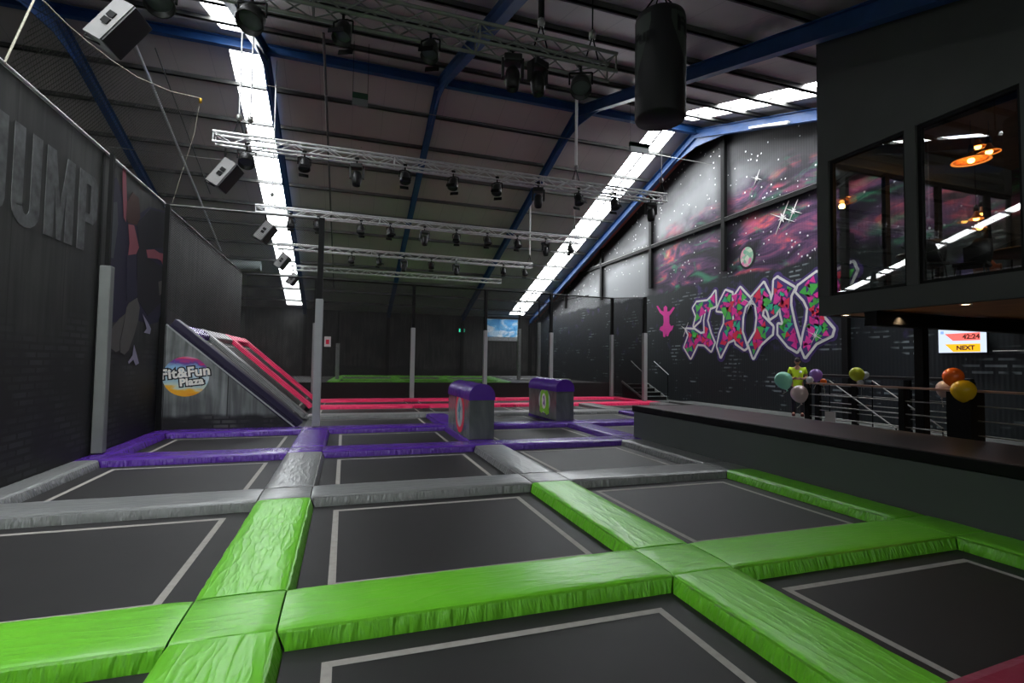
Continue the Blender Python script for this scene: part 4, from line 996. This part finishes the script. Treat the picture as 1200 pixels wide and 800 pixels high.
# ------------------------------------------------------------------ trusses
TZ=6.22; TL,TR=-2.72,8.38
def truss(x0,x1,y,z,s,lab,grp='lighting trusses',seg=.36,cr=.027,mt='alu'):
    t=thing('lighting_truss',lab,'truss',((x0),y,z),0,grp); L=x1-x0; h=s/2
    for a in (-1,1):
        for b in (-1,1): MB().tube((0,a*h,b*h),(L,a*h,b*h),cr,8).build('chord',mt,t)
    mb=MB(); k=int(L/seg); st=L/k
    for i in range(k):
        x=i*st; xm=x+st
        a,b=(-1,1) if i%2 else (1,-1)
        for yy_ in (-h,h): mb.tube((x,yy_,a*h),(xm,yy_,b*h),.011,6)
        for zz_ in (-h,h): mb.tube((x,a*h,zz_),(xm,b*h,zz_),.011,6)
    for i in (0,k//3,2*k//3,k):
        x=min(L-.02,i*st+.01)
        mb.tube((x,-h,-h),(x,h,-h),.013,6).tube((x,-h,h),(x,h,h),.013,6).tube((x,-h,-h),(x,-h,h),.013,6).tube((x,h,-h),(x,h,h),.013,6)
    mb.build('lattice',mt,t); return t
TY=[6.85,11.75,16.95,22.2,27.2]
S=.27
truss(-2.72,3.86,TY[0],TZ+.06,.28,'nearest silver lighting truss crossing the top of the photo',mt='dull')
truss(TL,8.27,TY[1],TZ,.21,'second silver lighting truss, the longest one across the middle of the ceiling')
truss(TL,8.27,TY[2],TZ,.21,'third silver lighting truss, below and behind the longest one')
truss(TL,8.27,TY[3],TZ,.21,'fourth silver lighting truss, behind the third')
truss(TL,8.27,TY[4],TZ,.21,'farthest silver lighting truss, hardly visible behind the fourth')
# hangers
def hanger(px,y,mt,r,lab,z0=TZ+.14):
    x=at(px,200,1,y).x if not isinstance(px,float) else px
    t=thing('truss_hanger',lab,'hanger',(x,y,z0),0,'truss hangers'); top=roofz(y)+RT-.2-z0
    MB().tube((0,0,.35),(0,0,top),r,8).build('rod',mt,t)
    MB().tube((-.0,0,.35),(-.10,.0,0),.012,6).tube((0,0,.35),(.10,0,0),.012,6).build('sling','black',t)
    MB().lathe([(0,.30),(.05,.31),(.06,.36),(.05,.42),(0,.43)],None,10).build('shackle','wire',t)
hanger(675,TY[1],'white',.04,'white hanging pole at the right part of the longest truss')
hanger(622,TY[3],'white',.04,'white hanging pole at the right end of the fourth truss')
hanger(278,TY[1],'alu',.018,'silver chains at the left end of the longest truss'); hanger(-2.05,TY[1],'alu',.018,'second silver chain at the left end of the longest truss')
hanger(632,TY[0],'black',.05,'thick black chain hoist over the nearest truss')
hanger(775,TY[1],'wire',.012,'thin hanger at the right end of the longest truss')
hanger(320,TY[2],'alu',.02,'silver chain at the left end of the third truss'); hanger(693,TY[0],'black',.012,'thin black hanger at the right end of the nearest truss')
hanger(674,TY[2],'wire',.015,'thin hanger at the right end of the third truss')
# stage lights
def make_light(kind):
    t=thing('stage_light','x','light',(0,0,0))
    MB().tube((0,0,.0),(0,0,-.10),.018,8).lathe([(0,-.0),(.05,-.0),(.05,.05),(0,.05)],None,10).build('clamp','black',t)
    s=1.0
    if kind=='par':
        MB().path([(-.13,0,-.26),(-.13,0,-.12),(-.05,0,-.09),(.05,0,-.09),(.13,0,-.12),(.13,0,-.26)],.012,6).build('yoke','black',t)
        T=Matrix.Translation((0,0,-.25))@Matrix.Rotation(R(160),4,'X')
        MB().lathe([(0,-.15),(.06,-.145),(.09,-.10),(.11,.0),(.12,.10),(.125,.13),(.115,.13),(.11,.05),(0,.04)],T,18).build('housing','softblack',t)
        MB().lathe([(0,.06),(.05,.065),(.108,.055)],T,18).build('lens','lens',t)
        MB().box((-.10,-.16,.13),(.10,-.15,.21),T=T).build('barn_door','black',t)
        MB().box((-.10,.15,.13),(.10,.16,.21),T=T).build('barn_door','black',t)
    elif kind=='head':
        MB().cbox((-.13,-.11,-.20),(.13,.11,-.10),.02).build('base_box','softblack',t)
        MB().box((-.16,-.05,-.42),(-.12,.05,-.14)).box((.12,-.05,-.42),(.16,.05,-.14)).box((-.16,-.05,-.18),(.16,.05,-.14)).build('yoke','softblack',t)
        T=Matrix.Translation((0,0,-.40))@Matrix.Rotation(R(172),4,'X')
        MB().lathe([(0,-.14),(.08,-.13),(.105,-.06),(.105,.08),(.085,.19),(.075,.19),(.07,.1),(0,.1)],T,18).build('housing','softblack',t)
        MB().lathe([(0,.13),(.07,.12)],T,18).build('lens','lens',t)
    else:
        MB().path([(-.17,0,-.30),(-.17,0,-.12),(.17,0,-.12),(.17,0,-.30)],.014,6).build('yoke','black',t)
        T=Matrix.Translation((0,0,-.31))@Matrix.Rotation(R(150),4,'X')
        MB().lathe([(0,-.13),(.11,-.12),(.15,-.05),(.16,.13),(.145,.13),(.14,.02),(0,.0)],T,20).build('housing','softblack',t)
        MB().lathe([(0,.03),(.07,.035),(.14,.03)],T,20).build('lens','lens',t)
    return t
proto={}
ordn=['first','second','third','fourth','fifth','sixth','seventh','eighth','ninth','tenth']
def lights(y,z,tname,items):
    for k,(px_,kind) in enumerate(items):
        p=at(px_,200,1,y)
        # refine x so the lamp hangs at the truss bottom at this pixel column
        x=p.x
        for _ in range(3):
            q=RC.transposed()@(Vector((x,y,z-.3))-CAM); u=600+F*q.x/-q.z; x+=(px_-u)*(-q.z)/F/1.05
        desc={'par':'black round stage lamp','head':'black moving head lamp','wide':'large black drum shaped lamp'}[kind]
        lab='%s, %s from the left under the %s truss'%(desc,ordn[k],tname)
        rz=random.uniform(-.6,.6)
        if kind not in proto:
            o=make_light(kind); proto[kind]=o; o.location=(x,y-.105,z); o.rotation_euler=(0,0,rz); o['label']=lab; o['group']='stage lamps on the trusses'
        else: dup(proto[kind],(x,y-.105,z),rz,lab,'stage lamps on the trusses')
lights(TY[0],TZ-.08,'nearest',[(190,'wide'),(297,'wide'),(402,'par'),(503,'par'),(598,'head'),(627,'head'),(677,'wide')])
lights(TY[1],TZ-.105,'longest',[(290,'wide'),(357,'par'),(418,'head'),(474,'par'),(530,'par'),(581,'par'),(629,'head'),(676,'par'),(718,'par'),(760,'head')])
lights(TY[2],TZ-.105,'third',[(341,'par'),(373,'par'),(423,'par'),(457,'par'),(497,'head'),(534,'par'),(570,'par'),(605,'par'),(638,'head'),(667,'par')])
lights(TY[3],TZ-.105,'fourth',[(412,'par'),(444,'par'),(473,'head'),(505,'par'),(534,'head'),(589,'par'),(614,'par')])
# speakers
def speaker(px,py,y,lab,first=[None],rz=R(0),cs=.92):
    p=at(px,py,1,y)
    if first[0] is None:
        t=thing('loudspeaker',lab,'speaker',(0,0,0)); first[0]=t
        T=Matrix.Rotation(R(-56),4,'Y')@Matrix.Rotation(R(-18),4,'X')
        # cabinet: long axis x, grille facing down
        mb=MB(); pts=[(-.19,-.17),(.19,-.17),(.14,.17),(-.14,.17)]
        mb.sheet([T@Vector((-.33,a,b)) for a,b in pts],T.to_3x3()@Vector((1,0,0)),.66); mb.build('cabinet','spkgrey',t)
        MB().cbox((-.325,-.182,-.205),(.325,.182,-.172),.012,T=T).build('grille','softblack',t)
        f=MB()
        f.box((-.10,-.194,-.075),(-.012,-.17,.035),T=T).box((.012,-.194,-.075),(.10,-.17,.035),T=T); f.build('handle_recess','black',t)
        MB().box((-.06,-.181,-.02),(-.062,-.18,0),T=T)
        MB().path([T@Vector((-.34,0,0)),T@Vector((-.36,0,.25)),Vector((0,0,.42)),T@Vector((.36,0,.25)),T@Vector((.34,0,0))],.014,6).tube((0,0,.42),(0,0,.62),.02,8).build('bracket','black',t)
    else: t=dup(first[0],label=lab)
    t.location=p; t.rotation_euler=(0,0,rz); t['group']='loudspeakers at the truss ends'; t.scale=(cs,)*3
speaker(137,32,6.9,'large grey and black loudspeaker at the top left corner',cs=.84)
speaker(263,205,11.75,'grey loudspeaker under the left end of the longest truss')
speaker(311,272,16.95,'grey loudspeaker under the left end of the third truss')
speaker(331,306,22.2,'dark loudspeaker under the left end of the fourth truss')
speaker(343,327,27.2,'farthest and smallest loudspeaker in front of the left skylight')
# hanging bag
t=thing('hanging_bag','black cylinder bag with faded Fit and Fun print hanging from the roof','bag',(4.14,6.0,0))
r=.35
c1=at(773,140,1,6.0); zb_=at(773,141,1,6.0).z; zt_=at(773,20,1,6.0).z; xb=c1.x
MB().lathe([(0,zb_),(r*.96,zb_),(r,zb_+.03),(r,zt_-.08),(r*.97,zt_-.03),(r*.8,zt_),(0,zt_+.02)],None,40).build('bag_body','bag_black',t)
lb=MB(); K=14
for half,(a0,a1) in enumerate(((-100,-38),(170,215))):
    vs=[]; 
    for i in range(K+1):
        a=R(a0+(a1-a0)*i/K); zlow=zt_-.25-.75*(i/K if half==0 else 1-i/K)**.8
        for z in (zt_-.12,zlow): vs.append(((r+.004)*math.cos(a),(r+.004)*math.sin(a),z))
    lb.add(vs,[(2*i,2*i+2,2*i+3,2*i+1) for i in range(K)],0,True)
lb.build('faded_print','bag_logo',t)
ti=text('Fit',.30,Matrix(),'label_black',t,'bag_lettering',off=.012); me=ti.data
for v in me.vertices:
    a=R(-62)+v.co.x/r; rr_=r+.008; z=zt_-.30+v.co.y; v.co=Vector((rr_*math.cos(a),rr_*math.sin(a),z))
ti=text('Fun',.26,Matrix(),'label_black',t,'bag_lettering',off=.012); me=ti.data
for v in me.vertices:
    a=R(-166)+v.co.x/r; rr_=r+.008; z=zt_-.42+v.co.y; v.co=Vector((rr_*math.cos(a),rr_*math.sin(a),z))
MB().tube((0,0,zt_+.4),(0,0,roofz(6)+.16),.012,6).path([(-r*.8,0,zt_),(0,0,zt_+.4),(r*.8,0,zt_)],.012,6).path([(0,-r*.8,zt_),(0,0,zt_+.4),(0,r*.8,zt_)],.012,6).build('chain','black',t)
# roof details
def roofline(x,y0,y1,mt,lab,r=.03,off=.1):
    t=MB().tube((x,y0,roofz(y0)+off),(x,y1,roofz(y1)+off),r,8).build('conduit',mt); tag(t,lab,'pipe','pipes under the roof')
roofline(-6.1,17.2,28.6,'alu','pale pipe running down the roof at left behind the netting',.045)
roofline(-5.6,17.2,24,'purlin','thin grey pipe beside the pale one at upper left',.02)
roofline(-.75,13.5,32,'purlin','grey pipe running down the roof between left skylight and the middle frame',.035)
for (a,b,y,l) in (((413,108),(431,126),14.,'small blank box sign hanging on two wires at upper middle'),((738,166),(760,181),14.,'small green topped exit box hanging at the right skylight')):
    p,q=at(*a,1,y),at(*b,1,y); t=thing('hanging_sign',l,'sign',((p.x+q.x)/2,y,(p.z+q.z)/2)); hx=(q.x-p.x)/2; hz=(p.z-q.z)/2
    MB().cbox((-hx,-.04,-hz),(hx,.04,hz*.1),.008).build('lower_case','greypad',t); MB().cbox((-hx,-.05,hz*.1),(hx,.05,hz),.008).build('upper_case','deepgreen',t) if 'deepgreen' in M else None
    M.setdefault('deepgreen',mat('deep_green',(.03,.10,.05),.5,var=.1)); MB().cbox((-hx,-.05,hz*.12),(hx,.05,hz),.008).build('upper_case','deepgreen',t)
    for s_ in (-1,1): MB().tube((s_*hx*.95,0,hz),(s_*hx*.95,0,roofz(y)+.2-t.location.z),.006,5).build('wire','black',t)
p,q=at(330,124,1,15),at(720,158,1,15)
tag(MB().tube((-2.6,15.5,9.4),(13.,15.5,9.25),.012,5).build('steel_cable','wire'),'thin steel cable stretched across the hall below the ridge','cable')
tag(MB().tube((-12.8,20.0,8.6),(-2.6,20.0,8.7),.012,5).build('steel_cable','wire'),'thin steel cable at left behind the netting','cable')
# strip lamp on the bright beam
for k,(ya,yb,l) in enumerate(((12.0,13.6,'right'),(9.2,10.6,'far right'))):
    t=thing('strip_lamp','slim white strip lamp fixed under the bright blue beam, %s one'%l,'lamp',(12.98,ya,roofz(ya)-.12)); d=roofz(yb)-roofz(ya)
    MB().bar((0,0,0),(0,yb-ya,d),.10,.06).build('housing','white',t)
    MB().bar((0,0.05,-.04),(0,yb-ya-.05,d-.04),.05,.02).build('tube','white',t)
# magenta pad at the lower right corner
a,b=at(1085,800,2,.98),at(1200,760,2,.98); d=(b-a).normalized(); nrm=Vector((d.y,-d.x,0)); a-=d*.5; b+=d*.9
t=thing('barrier_pad','dark magenta padded barrier cutting the lower right corner','pad',(0,0,0))
LB=(b-a).length
mb=MB(); T=plane_T(a,d,Vector((-d.y,d.x,0)))
MB().cbox((0,-.16,-.30),(LB,0,0),.03,T=T).build('padded_cover','magenta',t)
MB().box((.1,-.12,-.98-FLOORZ+.1),(.2,-.04,-.30),T=T).box((LB-.2,-.12,-.98-FLOORZ+.1),(LB-.1,-.04,-.30),T=T).build('barrier_frame','black',t)
# ------------------------------------------------------------------ person
def skin(verts,edges,T,sub=2,root=0):
    me=bpy.data.meshes.new('tmp'); me.from_pydata([v[0] for v in verts],edges,[]); o=bpy.data.objects.new('tmp',me); COL.objects.link(o)
    md=o.modifiers.new('s','SKIN'); 
    for i,v in enumerate(verts):
        r_=v[1]; r_=(r_,r_) if not isinstance(r_,tuple) else r_
        o.data.skin_vertices[0].data[i].radius=r_; o.data.skin_vertices[0].data[i].use_root=(i==root)
    md.use_smooth_shade=True
    s_=o.modifiers.new('ss','SUBSURF'); s_.levels=sub; s_.render_levels=sub
    dg=bpy.context.evaluated_depsgraph_get(); m2=bpy.data.meshes.new_from_object(o.evaluated_get(dg)); bpy.data.objects.remove(o)
    m2.transform(T); bm=bmesh.new(); bm.from_mesh(m2); return bm
def mb_from(*bms):
    m=MB()
    for b in bms: m.bm(b,0,None,True)
    return m
I=Matrix()
pt=thing('person','person in lime yellow t-shirt and dark trousers looking down at their hands','person',(13.02,11.80,.16),R(-47))
body=[((0,0,.98),(.14,.11)),((0,0,1.18),(.13,.095)),((0,.01,1.36),(.155,.10)),((0,.01,1.46),(.07,.06)),((0,-.015,1.54),.05),
 ((.19,.01,1.42),.055),((.235,.03,1.16),.043),((.13,-.20,1.12),.032),((.05,-.26,1.14),.026),
 ((-.19,.01,1.42),.055),((-.235,.03,1.16),.043),((-.13,-.20,1.12),.032),((-.05,-.26,1.14),.026),
 ((.10,0,.86),.085),((.11,-.01,.50),.058),((.11,.02,.10),.04),((.12,-.13,.04),.035),
 ((-.10,0,.86),.085),((-.11,-.01,.50),.058),((-.11,.02,.10),.04),((-.12,-.13,.04),.035)]
be=[(0,1),(1,2),(2,3),(3,4),(2,5),(5,6),(6,7),(7,8),(2,9),(9,10),(10,11),(11,12),(0,13),(13,14),(14,15),(15,16),(0,17),(17,18),(18,19),(19,20)]
bms=[skin(body,be,I)]
headT=Matrix.Translation((0,-.045,1.64))@Matrix.Rotation(R(42),4,'X')
hm=bmesh.new(); bmesh.ops.create_uvsphere(hm,u_segments=20,v_segments=16,radius=1)
for v in hm.verts:
    x,y,z=v.co; k=1-.28*max(0,-z)**1.5
    v.co=Vector((x*.075*k,y*.095*k-(.012 if z<-.5 and y<0 else 0),z*.118))
    if abs(x)<.25 and y<-.8 and -.35<z<.15: v.co.y-=.020*(1-abs(x)*3)
    if abs(abs(x)-.35)<.15 and y<-.7 and 0<z<.3: v.co.y+=.008
hm.transform(headT); bms.append(hm)
for s_ in (-1,1):
    e_=bmesh.new(); bmesh.ops.create_uvsphere(e_,u_segments=8,v_segments=6,radius=1); e_.transform(headT@Matrix.Translation((s_*.076,.01,-.01))@Matrix.Diagonal((.012,.02,.032,1))); bms.append(e_)
    for f in range(4):
        x=s_*(.05-.018*f*.0); z0=1.155-.016*f
        L1=.030+.004*(1 if f in (1,2) else 0)
        bms.append(skin([((s_*.062,-.252,z0-.003),.009),((s_*.03,-.275,z0),.0085),((s_*(.03-L1*.8),-.285,z0-.002),.008),((s_*(.015-L1),-.272,z0-.006),.007)],[(0,1),(1,2),(2,3)],I,1))
    bms.append(skin([((s_*.075,-.245,1.16),.010),((s_*.055,-.265,1.185),.010),((s_*.03,-.285,1.195),.008)],[(0,1),(1,2)],I,1))
mb_from(*bms).build('body','skin',pt)
shirt=[((0,0,.80),(.175,.14)),((0,0,.93),(.165,.13)),((0,0,1.16),(.155,.115)),((0,.01,1.35),(.178,.12)),((0,.008,1.44),(.085,.07)),((.185,.01,1.42),.073),((.225,.025,1.25),.062),((-.185,.01,1.42),.073),((-.225,.025,1.25),.062)]
mb_from(skin(shirt,[(0,1),(1,2),(2,3),(3,4),(3,5),(5,6),(3,7),(7,8)],I)).build('t_shirt','lime',pt)
MB().lathe([(0,.004),(.04,.004),(.04,0),(0,0)],Matrix.Translation((.08,-.135,1.33))@Matrix.Rotation(R(80),4,'X'),16).build('shirt_badge','white',pt)
tr=[((0,0,.93),(.15,.12)),((.10,0,.82),.098),((.11,-.01,.50),.075),((.11,.02,.02),.065),((-.10,0,.82),.098),((-.11,-.01,.50),.075),((-.11,.02,.02),.065)]
mb_from(skin(tr,[(0,1),(1,2),(2,3),(0,4),(4,5),(5,6)],I)).build('trousers','trousers',pt)
for s_ in (-1,1):
    MB().cbox((s_*.115-.048,-.20,.0),(s_*.115+.048,.08,.085),.035).build('shoe','shoe',pt)
hb_=bmesh.new(); bmesh.ops.create_uvsphere(hb_,u_segments=20,v_segments=14,radius=1)
bmesh.ops.delete(hb_,geom=[v for v in hb_.verts if v.co.z<-.35 or (v.co.y<-.55 and v.co.z<.25)],context='VERTS')
for v in hb_.verts: v.co=Vector((v.co.x*.086,v.co.y*.107,v.co.z*.130+.006+.005*noise.noise(v.co*6)))
hb_.transform(headT); mb_from(hb_).build('hair','hair',pt)
MB().cbox((-.035,-.30,1.175),(.035,-.285,1.20),.004).build('phone','softblack',pt) if False else None
# ------------------------------------------------------------------ light
w_=bpy.data.worlds.new('sky'); scn.world=w_; w_.use_nodes=True
w_.node_tree.nodes['Background'].inputs[0].default_value=(.8,.9,1,1); w_.node_tree.nodes['Background'].inputs[1].default_value=1
def spot(loc,tgt,power,size,col=(1,1,1),angle=60,blend=.6):
    l=bpy.data.lights.new('lamp','SPOT'); l.energy=power; l.spot_size=R(angle); l.spot_blend=blend; l.shadow_soft_size=size; l.color=col
    o=bpy.data.objects.new('lamp',l); COL.objects.link(o); o.location=loc; o.rotation_euler=(Vector(tgt)-Vector(loc)).to_track_quat('-Z','Y').to_euler(); return o
for x in (-1,9.3): pass
pl=bpy.data.lights.new('pendant_light','POINT'); pl.energy=25; pl.color=(1,.5,.15); pl.shadow_soft_size=.06
c=at(1138,188,0,10.3); o=bpy.data.objects.new('pendant_light',pl); COL.objects.link(o); o.location=(c.x,c.y,c.z-.1)
for (x,y) in ((8.9,6.0),(10.5,4.6)):
    spot((x,y,2.5),(x,y,0),60,.05,(1,.7,.4),110)
scn.view_settings.view_transform='Standard'; scn.view_settings.look='None'; scn.view_settings.gamma=1; scn.view_settings.use_curve_mapping=False
scn.view_settings.exposure=-.3
